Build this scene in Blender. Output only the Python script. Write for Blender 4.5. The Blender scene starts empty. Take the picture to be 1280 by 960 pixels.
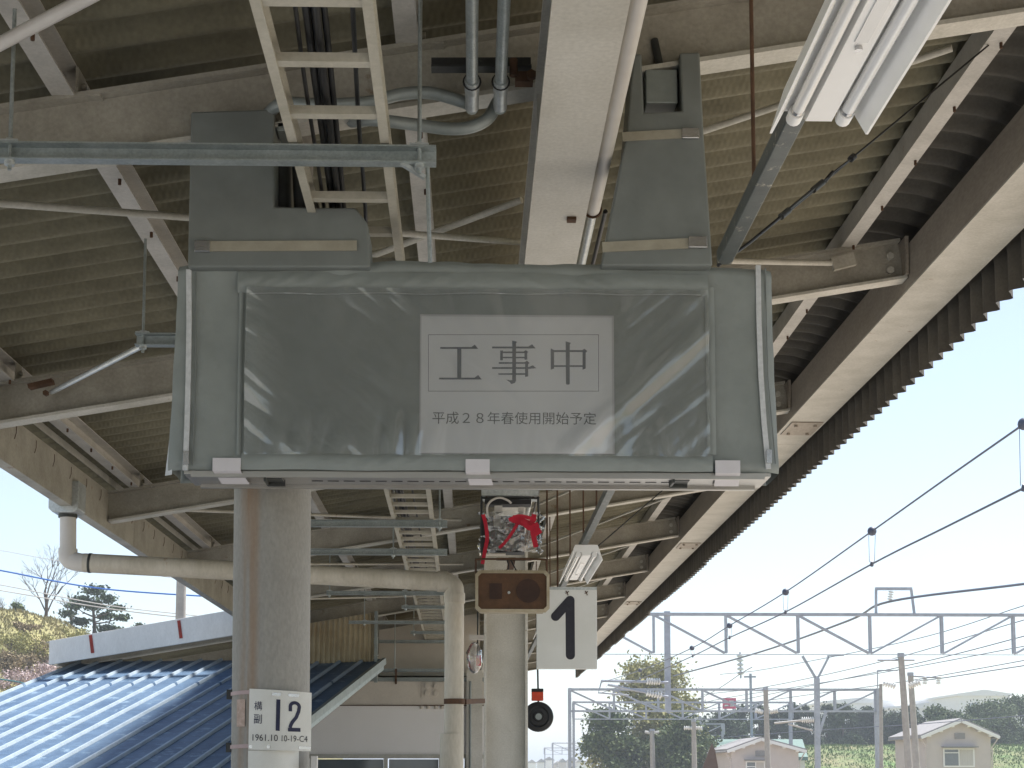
import bpy, math, random
from mathutils import Vector, Matrix
random.seed(7)
R_ = math.radians
S = bpy.context.scene
COL = S.collection
EYE = 1.55                      # eye height above the platform

# ---------------------------------------------------------------- camera
FPX, PITCH = 2000.0, R_(6.0)
CY = 962 - FPX * math.tan(PITCH)
YAW = math.atan(50 / (FPX / math.cos(PITCH)))
cam_d = bpy.data.cameras.new('camera')
cam = bpy.data.objects.new('camera', cam_d); COL.objects.link(cam)
cam_d.sensor_width = 36; cam_d.sensor_fit = 'HORIZONTAL'
cam_d.lens = FPX / 1280 * 36
cam_d.shift_y = (CY - 480) / 1280
cam_d.clip_start = 0.05; cam_d.clip_end = 8000
cam.location = (0, 0, EYE)
cam.rotation_euler = (math.pi / 2 + PITCH, 0, -YAW)
S.camera = cam
S.render.resolution_x, S.render.resolution_y = 1024, 768

# ---------------------------------------------------------------- world, sun, exposure
SUN_TO = Vector((0.40, 0.30, 0.95)).normalized()
w = bpy.data.worlds.new('World'); S.world = w; w.use_nodes = True
nt = w.node_tree; nt.nodes.clear()
sky = nt.nodes.new('ShaderNodeTexSky'); sky.sky_type = 'NISHITA'; sky.sun_disc = False
sky.sun_elevation = math.asin(SUN_TO.z); sky.sun_rotation = math.atan2(SUN_TO.x, SUN_TO.y)
sky.air_density = 1.0; sky.dust_density = 0.4; sky.ozone_density = 1.0
hs = nt.nodes.new('ShaderNodeHueSaturation'); hs.inputs['Saturation'].default_value = 0.75
bg = nt.nodes.new('ShaderNodeBackground'); bg.inputs['Strength'].default_value = 0.078
wo = nt.nodes.new('ShaderNodeOutputWorld')
nt.links.new(sky.outputs[0], hs.inputs['Color']); nt.links.new(hs.outputs[0], bg.inputs['Color'])
nt.links.new(bg.outputs[0], wo.inputs['Surface'])
sd = bpy.data.lights.new('sun', 'SUN'); sd.energy = 3.9; sd.angle = R_(12); sd.color = (1, .96, .89)
so = bpy.data.objects.new('sun', sd); COL.objects.link(so)
so.rotation_euler = SUN_TO.to_track_quat('Z', 'Y').to_euler()
S.view_settings.view_transform = 'Standard'; S.view_settings.look = 'None'
S.view_settings.exposure = 1.35; S.view_settings.gamma = 1.0
S.render.engine = 'CYCLES'
S.cycles.max_bounces = 6; S.cycles.diffuse_bounces = 4; S.cycles.glossy_bounces = 3; S.cycles.transparent_max_bounces = 8; S.cycles.volume_bounces = 0

# ---------------------------------------------------------------- pixel rays (to measure places at a known distance)
_F = Vector((math.sin(YAW) * math.cos(PITCH), math.cos(YAW) * math.cos(PITCH), math.sin(PITCH)))
_Rt = Vector((math.cos(YAW), -math.sin(YAW), 0)); _U = _Rt.cross(_F)
def ray(x, y): return _F * FPX + _Rt * (x - 640) - _U * (y - CY)
def off(d): return Vector((d.x, d.y, d.z + EYE))
def at(x, y, Y): d = ray(x, y); return off(d * (Y / d.y))
def atz(x, y, z): d = ray(x, y); return off(d * (z / d.z))          # z above the eye
def atx(x, y, X): d = ray(x, y); return off(d * (X / d.x))
SL = 0.171
def RB(X): return 2.001 + SL * X + EYE                                 # underside of the rafters
def atroof(x, y, o):                                                  # where a ray meets the roof plane shifted by o
    d = ray(x, y); t = (2.001 + o) / (d.z - SL * d.x); return off(d * t)

# ---------------------------------------------------------------- mesh builder
ORG = {}
class MB:
    def __init__(s): s.v = []; s.f = []; s.sm = []
    def add(s, vs, fs, smooth=False):
        b = len(s.v); s.v += [Vector(q) for q in vs]
        for q in fs: s.f.append(tuple(b + i for i in q)); s.sm.append(smooth)
        return s
    def box(s, a, b):
        x0, x1 = sorted((a[0], b[0])); y0, y1 = sorted((a[1], b[1])); z0, z1 = sorted((a[2], b[2]))
        return s.add([(x0,y0,z0),(x1,y0,z0),(x1,y1,z0),(x0,y1,z0),(x0,y0,z1),(x1,y0,z1),(x1,y1,z1),(x0,y1,z1)],
              [(0,3,2,1),(4,5,6,7),(0,1,5,4),(1,2,6,5),(2,3,7,6),(3,0,4,7)])
    def cbox(s, c, d): return s.box([c[i]-d[i]/2 for i in range(3)], [c[i]+d[i]/2 for i in range(3)])
    def extr(s, prof, p0, p1, up=(0,0,1)):
        p0, p1 = Vector(p0), Vector(p1); d = (p1-p0).normalized(); up = Vector(up)
        if abs(d.dot(up)) > .99: up = Vector((0,1,0))
        sd_ = d.cross(up).normalized(); u = sd_.cross(d)
        n = len(prof)
        vs = [p0+sd_*a+u*b for a, b in prof] + [p1+sd_*a+u*b for a, b in prof]
        fs = [(i, (i+1) % n, n+(i+1) % n, n+i) for i in range(n)] + [tuple(range(n))[::-1], tuple(range(n, 2*n))]
        return s.add(vs, fs)
    def bar(s, p0, p1, w, h=None, up=(0,0,1)):
        h = h or w; w /= 2; h /= 2
        return s.extr([(-w,-h),(w,-h),(w,h),(-w,h)], p0, p1, up)
    def prism(s, poly, y0, y1):
        n = len(poly); vs = [(x,y0,z) for x,z in poly] + [(x,y1,z) for x,z in poly]
        fs = [(i, (i+1) % n, n+(i+1) % n, n+i) for i in range(n)] + [tuple(range(n))[::-1], tuple(range(n,2*n))]
        return s.add(vs, fs)
    def tube(s, pts, r, seg=8, caps=True):
        pts = [Vector(q) for q in pts]; n = len(pts)
        rs = r if isinstance(r, (list, tuple)) else [r]*n
        T = [(pts[min(i+1,n-1)]-pts[max(i-1,0)]).normalized() for i in range(n)]
        a = Vector((0,0,1)) if abs(T[0].z) < .9 else Vector((1,0,0))
        N = (a - T[0]*a.dot(T[0])).normalized(); vs = []
        for i in range(n):
            if i: N = (N - T[i]*N.dot(T[i])).normalized()
            B = T[i].cross(N)
            for k in range(seg):
                t = 2*math.pi*k/seg; vs.append(pts[i] + (N*math.cos(t)+B*math.sin(t))*rs[i])
        fs = [(i*seg+k, i*seg+(k+1)%seg, (i+1)*seg+(k+1)%seg, (i+1)*seg+k) for i in range(n-1) for k in range(seg)]
        s.add(vs, fs, seg > 5)
        if caps: s.add(vs[:seg], [tuple(range(seg))[::-1]]); s.add(vs[-seg:], [tuple(range(seg))])
        return s
    def grid(s, fn, nu, nv, smooth=True):
        vs = [fn(i/nu, j/nv) for j in range(nv+1) for i in range(nu+1)]
        fs = [(j*(nu+1)+i, j*(nu+1)+i+1, (j+1)*(nu+1)+i+1, (j+1)*(nu+1)+i) for j in range(nv) for i in range(nu)]
        return s.add(vs, fs, smooth)
    def build(s, name, m, parent=None, org=None, label=None, cat=None, group=None, kind=None, bevel=0):
        me = bpy.data.meshes.new(name)
        xs = [q.x for q in s.v]; ys = [q.y for q in s.v]; zs = [q.z for q in s.v]
        if parent is not None: o0 = ORG[parent.name]
        elif org is not None: o0 = Vector(org)
        else: o0 = Vector(((min(xs)+max(xs))/2, (min(ys)+max(ys))/2, min(zs)))
        me.from_pydata([tuple(q-o0) for q in s.v], [], s.f); me.update()
        me.polygons.foreach_set('use_smooth', s.sm)
        ob = bpy.data.objects.new(name, me); COL.objects.link(ob)
        me.materials.append(m)
        if parent is not None: ob.parent = parent
        else: ob.location = o0
        ORG[ob.name] = o0
        if bevel:
            b = ob.modifiers.new('bevel', 'BEVEL'); b.width = bevel; b.segments = 2; b.limit_method = 'ANGLE'
        return tag(ob, label, cat, group, kind)
def tag(o, label=None, cat=None, group=None, kind=None):
    if label: o['label'] = label
    if cat: o['category'] = cat
    if group: o['group'] = group
    if kind: o['kind'] = kind
    return o
def thing(name, loc, label, cat, group=None):
    o = bpy.data.objects.new(name, None); COL.objects.link(o); o.location = loc
    o.empty_display_size = .1
    ORG[o.name] = Vector(loc); return tag(o, label, cat, group)
def share(src, name, parent, delta):                                  # another piece with the same mesh
    o = bpy.data.objects.new(name, src.data); COL.objects.link(o); o.parent = parent; o.location = delta
    ORG[o.name] = ORG[parent.name] + Vector(delta); return o
def ib(h, w, tf=.012, tw=.01, base=True):
    w /= 2; tw /= 2; z0 = 0 if base else -h/2
    return [(-w,z0),(w,z0),(w,z0+tf),(tw,z0+tf),(tw,z0+h-tf),(w,z0+h-tf),(w,z0+h),(-w,z0+h),(-w,z0+h-tf),(-tw,z0+h-tf),(-tw,z0+tf),(-w,z0+tf)]
def cchan(h, w, t=.006):                                              # open side to -a
    return [(0,0),(0,h),(-w,h),(-w,h-t),(-t,h-t),(-t,t),(-w,t),(-w,0)]
def arc(c, r, a0, a1, n, plane='xz'):
    out = []
    for i in range(n+1):
        t = a0+(a1-a0)*i/n; p, q = r*math.cos(t), r*math.sin(t)
        out.append(Vector((c[0]+p, c[1], c[2]+q)) if plane == 'xz' else Vector((c[0]+p, c[1]+q, c[2])))
    return out
def bez(pts, n=6):                                                    # Catmull-Rom through points
    P = [Vector(q) for q in pts]; P = [P[0]*2-P[1]] + P + [P[-1]*2-P[-2]]; out = []
    for i in range(1, len(P)-2):
        for k in range(n):
            t = k/n; a, b, c, d = P[i-1:i+3]
            out.append(.5*((2*b)+(c-a)*t+(2*a-5*b+4*c-d)*t*t+(3*b-a-3*c+d)*t**3))
    return out+[P[-2]]

# ---------------------------------------------------------------- materials
def mat(name, c1, c2=None, scale=6, rough=.6, metal=0, bump=0, bscale=80, spots=None, spot_c=(.12,.05,.02), spot_scale=9,
        stretch=(1,1,1), spec=.4, grain=0):
    m = bpy.data.materials.new(name); m.use_nodes = True; n = m.node_tree; L = n.links
    p = n.nodes['Principled BSDF']; p.inputs['Roughness'].default_value = rough; p.inputs['Metallic'].default_value = metal
    p.inputs['Specular IOR Level'].default_value = spec
    tc = n.nodes.new('ShaderNodeTexCoord'); mp = n.nodes.new('ShaderNodeMapping'); mp.inputs['Scale'].default_value = stretch
    gi = n.nodes.new('ShaderNodeObjectInfo'); ad = n.nodes.new('ShaderNodeVectorMath'); ad.operation = 'ADD'
    L.new(tc.outputs['Object'], ad.inputs[0]); L.new(gi.outputs['Location'], ad.inputs[1]); L.new(ad.outputs[0], mp.inputs[0])
    c2 = c2 or tuple(v*.75 for v in c1)
    nz = n.nodes.new('ShaderNodeTexNoise'); nz.inputs['Scale'].default_value = scale; nz.inputs['Detail'].default_value = 6
    nz.inputs['Roughness'].default_value = .65; L.new(mp.outputs[0], nz.inputs['Vector'])
    rp = n.nodes.new('ShaderNodeValToRGB'); rp.color_ramp.elements[0].position = .35; rp.color_ramp.elements[1].position = .68
    rp.color_ramp.elements[0].color = (*c2, 1); rp.color_ramp.elements[1].color = (*c1, 1)
    L.new(nz.outputs['Fac'], rp.inputs[0]); cur = rp.outputs[0]
    if grain:
        g = n.nodes.new('ShaderNodeTexNoise'); g.inputs['Scale'].default_value = bscale; g.inputs['Detail'].default_value = 3
        L.new(mp.outputs[0], g.inputs['Vector'])
        mr = n.nodes.new('ShaderNodeMapRange'); mr.inputs[1].default_value = .3; mr.inputs[2].default_value = .7
        mr.inputs[3].default_value = 1-grain; mr.inputs[4].default_value = 1+grain; L.new(g.outputs['Fac'], mr.inputs[0])
        vm = n.nodes.new('ShaderNodeVectorMath'); vm.operation = 'SCALE'; L.new(cur, vm.inputs[0]); L.new(mr.outputs[0], vm.inputs['Scale']); cur = vm.outputs[0]
    if spots:
        s2 = n.nodes.new('ShaderNodeTexNoise'); s2.inputs['Scale'].default_value = spot_scale; s2.inputs['Detail'].default_value = 8
        s2.inputs['Roughness'].default_value = .7; L.new(mp.outputs[0], s2.inputs['Vector'])
        mr = n.nodes.new('ShaderNodeMapRange'); mr.inputs[1].default_value = spots; mr.inputs[2].default_value = spots+.07
        L.new(s2.outputs['Fac'], mr.inputs[0])
        mx = n.nodes.new('ShaderNodeMix'); mx.data_type = 'RGBA'; L.new(mr.outputs[0], mx.inputs['Factor'])
        L.new(cur, mx.inputs['A']); mx.inputs['B'].default_value = (*spot_c, 1); cur = mx.outputs['Result']
    L.new(cur, p.inputs['Base Color'])
    if bump:
        b = n.nodes.new('ShaderNodeTexNoise'); b.inputs['Scale'].default_value = bscale; b.inputs['Detail'].default_value = 4
        L.new(mp.outputs[0], b.inputs['Vector']); bb = n.nodes.new('ShaderNodeBump'); bb.inputs['Strength'].default_value = bump
        bb.inputs['Distance'].default_value = .01; L.new(b.outputs['Fac'], bb.inputs['Height']); L.new(bb.outputs[0], p.inputs['Normal'])
    return m
RUST = (.11, .045, .018)
M = {}
M['cream'] = mat('cream_paint', (.53,.515,.46), (.40,.388,.335), 5, .5, bump=.08, spots=.655, spot_c=(.24,.15,.08), spot_scale=11, grain=.07)
M['beamwhite'] = mat('white_beam_paint', (.61,.59,.53), (.49,.47,.41), 2.5, .5, bump=.06, spots=.665, spot_c=(.28,.20,.12), spot_scale=14, grain=.07)
M['rafter'] = mat('rafter_paint', (.39,.370,.315), (.26,.243,.20), 4, .55, bump=.12, spots=.645, spot_c=(.19,.125,.07), spot_scale=7, grain=.10)
M['purlin'] = mat('purlin_paint', (.51,.49,.45), (.39,.375,.34), 6, .5, spots=.655, spot_c=(.28,.13,.07), spot_scale=10, grain=.08)
M['eave'] = mat('eave_steel', (.38,.34,.285), (.27,.235,.19), 5, .5, spots=.68, spot_c=RUST, spot_scale=9, grain=.1, stretch=(1,.3,1))
M['galv'] = mat('galvanised', (.42,.46,.46), (.31,.35,.35), 14, .42, .6, grain=.12, bscale=120)
M['galvlight'] = mat('galvanised_bright', (.55,.58,.58), (.42,.45,.45), 10, .4, .6, grain=.1)
M['conduit'] = mat('conduit_grey', (.30,.33,.32), (.22,.25,.24), 10, .45, .3)
M['pvc'] = mat('pvc_grey', (.62,.60,.56), (.54,.51,.47), 5, .45)
M['drain'] = mat('drain_cream', (.56,.52,.44), (.42,.38,.30), 5, .45, spots=.64, spot_c=(.31,.20,.10), spot_scale=5, stretch=(1,1,.25), grain=.05)
M['ladder'] = mat('ladder_cream', (.49,.465,.39), (.39,.37,.30), 8, .5, grain=.06)
M['black'] = mat('black_rubber', (.012,.012,.013), (.02,.02,.02), 9, .5)
M['darkmetal'] = mat('dark_metal', (.06,.065,.06), (.035,.035,.035), 12, .5, .3, spots=.66, spot_c=(.2,.2,.17), spot_scale=20)
M['rail'] = mat('lighting_rail_grey', (.10,.115,.11), (.06,.07,.068), 12, .45, .3, spots=.60, spot_c=(.36,.34,.28), spot_scale=26)
M['rust'] = mat('rusty_rod', (.115,.062,.034), (.07,.038,.022), 20, .85, bump=.2)
M['fabric'] = mat('grey_cover_fabric', (.270,.297,.283), (.228,.252,.240), 4, .55, bump=.25, bscale=26, grain=.03)
M['fabric2'] = mat('grey_wrap_fabric', (.190,.208,.198), (.155,.171,.163), 3.5, .58, bump=.5, bscale=7, grain=.04)
M['strap'] = mat('webbing_strap', (.36,.34,.27), (.30,.28,.22), 20, .8, bump=.2, bscale=600)
M['steel'] = mat('polished_steel', (.6,.6,.6), (.5,.5,.5), 20, .25, .9)
M['alu'] = mat('aluminium', (.44,.43,.40), (.34,.33,.31), 8, .38, .6, stretch=(.2,1,1))
M['tape'] = mat('pale_tape', (.66,.64,.66), (.60,.58,.60), 12, .6)
M['zip'] = mat('zip_white', (.62,.64,.65), (.5,.52,.53), 60, .5)
M['paper'] = mat('paper_white', (.86,.855,.87), (.83,.825,.84), 3, .6)
M['ink'] = mat('black_ink', (.02,.02,.03), (.03,.03,.04), 30, .6)
M['navy'] = mat('navy_ink', (.012,.014,.045), (.02,.022,.06), 30, .5)
M['plate'] = mat('plate_white', (.76,.75,.70), (.66,.65,.59), 6, .45, spots=.72, spot_c=(.4,.3,.2), spot_scale=14)
M['signwhite'] = mat('sign_white', (.72,.73,.70), (.66,.67,.63), 4, .4)
M['lampwhite'] = mat('lamp_white', (.88,.88,.86), (.82,.82,.80), 6, .35)
M['speakerbody'] = mat('speaker_cream', (.42,.37,.27), (.30,.25,.16), 12, .55, spots=.62, spot_c=(.16,.09,.04), spot_scale=18)
M['grille'] = mat('rusty_grille', (.12,.06,.028), (.07,.036,.018), 14, .7, bump=.3, bscale=300)
M['grille2'] = mat('rusty_grille_cone', (.055,.026,.016), (.035,.018,.012), 14, .7, bump=.3, bscale=300)
M['redtape'] = mat('red_tape', (.55,.015,.04), (.40,.01,.03), 20, .35)
M['orange'] = mat('orange_red_plastic', (.62,.07,.025), (.5,.05,.02), 20, .45)
M['wallbeige'] = mat('beige_panel', (.62,.57,.49), (.56,.51,.44), 3, .55, grain=.04)
M['wallwhite'] = mat('white_wall_panel', (.85,.83,.80), (.81,.79,.76), 2, .5, grain=.03)
M['corrbeige'] = mat('corrugated_beige', (.42,.36,.24), (.33,.27,.17), 5, .6)
M['blueroof'] = mat('blue_painted_roof', (.105,.168,.258), (.058,.104,.180), 1.3, .55, bump=.08, bscale=14, spots=.57, spot_c=(.18,.26,.35), spot_scale=5, grain=.12, spec=.25)
M['bluerib'] = mat('pale_blue_rib', (.38,.45,.52), (.29,.36,.43), 5, .55, spec=.25, grain=.08)
M['fascia'] = mat('white_fascia', (.74,.73,.70), (.62,.61,.58), 4, .5, stretch=(1,1,.4), grain=.04)
M['redmark'] = mat('red_bracket', (.33,.04,.025), (.22,.03,.02), 20, .6)
M['concrete'] = mat('concrete', (.40,.38,.35), (.31,.29,.27), 4, .85, bump=.15, grain=.08)
M['asphalt'] = mat('platform_concrete', (.46,.445,.42), (.38,.365,.345), 3, .9, bump=.2, grain=.12)
M['ballast'] = mat('ballast', (.44,.37,.29), (.30,.245,.195), 9, .95, bump=.5, bscale=25, grain=.3)
M['gravel'] = mat('grey_gravel', (.46,.45,.43), (.34,.33,.32), 9, .95, bump=.5, bscale=25, grain=.3)
M['grass'] = mat('grass_slope', (.09,.165,.04), (.19,.17,.085), .22, .9, bump=.5, bscale=2.2, grain=.45)
M['drygrass'] = mat('dry_grass_hill', (.30,.26,.12), (.22,.22,.09), .15, .9, bump=.4, bscale=2, grain=.3, spots=.56, spot_c=(.36,.25,.21), spot_scale=.14)
M['gantry'] = mat('gantry_steel', (.40,.43,.49), (.31,.34,.40), 1.2, .5, .2, grain=.1, bscale=6)
M['wire'] = mat('copper_wire', (.10,.12,.17), (.08,.09,.13), 3, .5)
M['bluewire'] = mat('blue_sheathed_wire', (.03,.14,.45), (.03,.11,.38), 3, .5)
M['greenwire'] = mat('green_sheathed_wire', (.03,.13,.14), (.02,.09,.10), 3, .5)
M['palewire'] = mat('pale_wire', (.50,.48,.45), (.40,.38,.36), 3, .5)
M['porcelain'] = mat('porcelain', (.78,.78,.76), (.7,.7,.68), 6, .25)
M['stucco'] = mat('house_stucco', (.58,.52,.49), (.53,.475,.45), 1.5, .8, grain=.04)
M['rooftile'] = mat('grey_roof_tile', (.30,.29,.29), (.24,.23,.23), 3, .7)
M['greenroof'] = mat('green_sheet_roof', (.14,.22,.19), (.11,.18,.16), 2, .6)
M['whitewall'] = mat('far_white_wall', (.84,.84,.84), (.78,.78,.78), .3, .7)
M['pinksign'] = mat('pink_sign', (.70,.05,.14), (.62,.04,.12), 2, .5)
M['bark'] = mat('bark', (.14,.11,.085), (.08,.06,.05), 6, .9, bump=.4, bscale=20)
M['glassdark'] = mat('window_glass', (.16,.18,.19), (.12,.14,.15), 2, .06, spec=.8)
M['curtain'] = mat('curtain', (.6,.58,.55), (.45,.43,.41), 6, .8, stretch=(6,1,.2))

def sheet_mat():                                                      # old ribbed roof sheeting, woven relief
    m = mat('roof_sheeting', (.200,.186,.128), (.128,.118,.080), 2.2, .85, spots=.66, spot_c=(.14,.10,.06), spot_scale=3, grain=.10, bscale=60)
    n = m.node_tree; L = n.links; p = n.nodes['Principled BSDF']
    tc = n.nodes.new('ShaderNodeTexCoord'); sep = n.nodes.new('ShaderNodeSeparateXYZ'); L.new(tc.outputs['Object'], sep.inputs[0])
    outs = []
    for ax, fr in (('X', 2*math.pi/.024), ('Y', 2*math.pi/.045)):
        mu = n.nodes.new('ShaderNodeMath'); mu.operation = 'MULTIPLY'; mu.inputs[1].default_value = fr; L.new(sep.outputs[ax], mu.inputs[0])
        si = n.nodes.new('ShaderNodeMath'); si.operation = 'SINE'; L.new(mu.outputs[0], si.inputs[0]); outs.append(si.outputs[0])
    mm = n.nodes.new('ShaderNodeMath'); mm.operation = 'MULTIPLY'; L.new(outs[0], mm.inputs[0]); L.new(outs[1], mm.inputs[1])
    bb = n.nodes.new('ShaderNodeBump'); bb.inputs['Strength'].default_value = .16; bb.inputs['Distance'].default_value = .005
    L.new(mm.outputs[0], bb.inputs['Height']); L.new(bb.outputs[0], p.inputs['Normal'])
    return m
M['sheet'] = sheet_mat()
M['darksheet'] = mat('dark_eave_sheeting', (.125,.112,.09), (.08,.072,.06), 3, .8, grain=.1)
def clear_mat(name, base, haze, rough=.12, edge=.5):
    m = bpy.data.materials.new(name); m.use_nodes = True; n = m.node_tree; L = n.links; n.nodes.clear()
    o = n.nodes.new('ShaderNodeOutputMaterial'); t = n.nodes.new('ShaderNodeBsdfTransparent'); t.inputs[0].default_value = (.96,.97,.97,1)
    p = n.nodes.new('ShaderNodeBsdfPrincipled'); p.inputs['Base Color'].default_value = (*base,1); p.inputs['Roughness'].default_value = rough
    p.inputs['Specular IOR Level'].default_value = 1.0
    lw = n.nodes.new('ShaderNodeFresnel'); lw.inputs[0].default_value = 1.5
    nz = n.nodes.new('ShaderNodeTexNoise'); nz.inputs['Scale'].default_value = 7
    tc = n.nodes.new('ShaderNodeTexCoord'); L.new(tc.outputs['Object'], nz.inputs['Vector'])
    mr = n.nodes.new('ShaderNodeMapRange'); mr.inputs[1].default_value = .4; mr.inputs[2].default_value = .75
    mr.inputs[3].default_value = haze*.4; mr.inputs[4].default_value = haze; L.new(nz.outputs['Fac'], mr.inputs[0])
    ad = n.nodes.new('ShaderNodeMath'); ad.operation = 'MULTIPLY_ADD'; ad.inputs[1].default_value = edge; ad.use_clamp = True
    L.new(lw.outputs[0], ad.inputs[0]); L.new(mr.outputs[0], ad.inputs[2])
    mx = n.nodes.new('ShaderNodeMixShader'); L.new(ad.outputs[0], mx.inputs[0]); L.new(t.outputs[0], mx.inputs[1]); L.new(p.outputs[0], mx.inputs[2])
    L.new(mx.outputs[0], o.inputs[0]); return m
def gloss_film(name, gloss, rough, haze, hazecol=(.7,.72,.72)):
    m = bpy.data.materials.new(name); m.use_nodes = True; n = m.node_tree; L = n.links; n.nodes.clear()
    o = n.nodes.new('ShaderNodeOutputMaterial'); t = n.nodes.new('ShaderNodeBsdfTransparent'); t.inputs[0].default_value = (.97,.98,.98,1)
    g = n.nodes.new('ShaderNodeBsdfGlossy'); g.inputs['Roughness'].default_value = rough; g.inputs['Color'].default_value = (1,1,1,1)
    d = n.nodes.new('ShaderNodeBsdfDiffuse'); d.inputs[0].default_value = (*hazecol,1)
    fr = n.nodes.new('ShaderNodeFresnel'); fr.inputs[0].default_value = 1.5
    mu = n.nodes.new('ShaderNodeMath'); mu.operation = 'MULTIPLY'; mu.inputs[1].default_value = gloss; mu.use_clamp = True; L.new(fr.outputs[0], mu.inputs[0])
    m1 = n.nodes.new('ShaderNodeMixShader'); m1.inputs[0].default_value = haze; L.new(t.outputs[0], m1.inputs[1]); L.new(d.outputs[0], m1.inputs[2])
    m2 = n.nodes.new('ShaderNodeMixShader'); L.new(mu.outputs[0], m2.inputs[0]); L.new(m1.outputs[0], m2.inputs[1]); L.new(g.outputs[0], m2.inputs[2])
    L.new(m2.outputs[0], o.inputs[0]); return m
M['vinyl'] = gloss_film('clear_vinyl', 2.5, .13, .20, (.50,.54,.53))
M['film'] = gloss_film('plastic_film', 3.0, .12, .22)
M['tubeglass'] = mat('tube_glass', (.80,.81,.80), (.76,.77,.76), 5, .12, spec=.8)
def leaf_mat(name, a, b):
    m = bpy.data.materials.new(name); m.use_nodes = True; n = m.node_tree; L = n.links; p = n.nodes['Principled BSDF']
    g = n.nodes.new('ShaderNodeNewGeometry'); r = n.nodes.new('ShaderNodeValToRGB')
    r.color_ramp.elements[0].color = (*a,1); r.color_ramp.elements[1].color = (*b,1)
    L.new(g.outputs['Random Per Island'], r.inputs[0]); L.new(r.outputs[0], p.inputs['Base Color']); p.inputs['Roughness'].default_value = .7
    p.inputs['Specular IOR Level'].default_value = .2
    return m
M['leaf_dark'] = leaf_mat('dark_needles', (.035,.060,.030), (.075,.11,.05))
M['leaf_mid'] = leaf_mat('mid_leaves', (.065,.10,.04), (.13,.165,.07))
M['leaf_yellow'] = leaf_mat('yellow_green_leaves', (.21,.21,.07), (.42,.39,.17))
M['leaf_dry'] = leaf_mat('dry_leaves', (.20,.155,.09), (.34,.27,.17))
M['leaf_dry2'] = leaf_mat('dry_grass_blades', (.22,.19,.085), (.34,.30,.15))
M['leaf_grass'] = leaf_mat('green_grass_blades', (.09,.17,.04), (.20,.24,.09))
M['leaf_pink'] = leaf_mat('pale_blossom', (.40,.30,.30), (.55,.46,.45))
def pole_mat():                                                       # grey pole with a long rust run on its left
    m = mat('weathered_pole', (.31,.30,.27), (.26,.25,.225), 3, .7, bump=.10, bscale=110, grain=.09, stretch=(1,1,.5))
    n = m.node_tree; L = n.links; p = n.nodes['Principled BSDF']; src = p.inputs['Base Color'].links[0].from_socket
    tc = n.nodes.new('ShaderNodeTexCoord'); sep = n.nodes.new('ShaderNodeSeparateXYZ'); L.new(tc.outputs['Object'], sep.inputs[0])
    mp = n.nodes.new('ShaderNodeMapping'); mp.inputs['Scale'].default_value = (25,25,1.2); L.new(tc.outputs['Object'], mp.inputs[0])
    nz = n.nodes.new('ShaderNodeTexNoise'); nz.inputs['Scale'].default_value = 1.0; nz.inputs['Detail'].default_value = 5; L.new(mp.outputs[0], nz.inputs['Vector'])
    a = n.nodes.new('ShaderNodeMath'); a.operation = 'ADD'; a.inputs[1].default_value = .072; L.new(sep.outputs['X'], a.inputs[0])
    b = n.nodes.new('ShaderNodeMath'); b.operation = 'ABSOLUTE'; L.new(a.outputs[0], b.inputs[0])
    mr = n.nodes.new('ShaderNodeMapRange'); mr.inputs[1].default_value = .042; mr.inputs[2].default_value = .004; mr.inputs[3].default_value = 0; mr.inputs[4].default_value = 1
    L.new(b.outputs[0], mr.inputs[0])
    c = n.nodes.new('ShaderNodeMath'); c.operation = 'MULTIPLY'; c.use_clamp = True; L.new(mr.outputs[0], c.inputs[0])
    d = n.nodes.new('ShaderNodeMapRange'); d.inputs[1].default_value = .3; d.inputs[2].default_value = .62; L.new(nz.outputs['Fac'], d.inputs[0]); L.new(d.outputs[0], c.inputs[1])
    mx = n.nodes.new('ShaderNodeMix'); mx.data_type = 'RGBA'; L.new(c.outputs[0], mx.inputs['Factor']); L.new(src, mx.inputs['A'])
    mx.inputs['B'].default_value = (.27,.15,.065,1); L.new(mx.outputs['Result'], p.inputs['Base Color']); return m
M['pole'] = pole_mat()

def text_geo(body, size, xspace=1.0):                                 # flat glyph outlines from the built-in font
    cu = bpy.data.curves.new('t', 'FONT'); cu.body = body; cu.size = size; cu.resolution_u = 3; cu.space_character = xspace
    ob = bpy.data.objects.new('t', cu); COL.objects.link(ob); dg = bpy.context.evaluated_depsgraph_get(); dg.update()
    me = bpy.data.meshes.new_from_object(ob.evaluated_get(dg)); vs = [v.co.copy() for v in me.vertices]; fs = [tuple(p.vertices) for p in me.polygons]
    bpy.data.objects.remove(ob); bpy.data.curves.remove(cu); bpy.data.meshes.remove(me); return vs, fs
def text_fit(mb, body, x0, z0, x1, z1, Y, fn=None):                   # glyphs stretched into a rectangle on the plane Y
    vs, fs = text_geo(body, 1.0)
    if not vs: return
    ax, bx = min(v.x for v in vs), max(v.x for v in vs); ay, by = min(v.y for v in vs), max(v.y for v in vs)
    out = []
    for v in vs:
        x = x0+(v.x-ax)/(bx-ax)*(x1-x0); z = z0+(v.y-ay)/(by-ay)*(z1-z0); out.append(fn(x, z) if fn else Vector((x, Y, z)))
    mb.add(out, fs)
def hexbolt(mb, c, r, d, axis):
    a = Vector(axis).normalized(); mb.tube([Vector(c), Vector(c)+a*d], r, 6)

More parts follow.
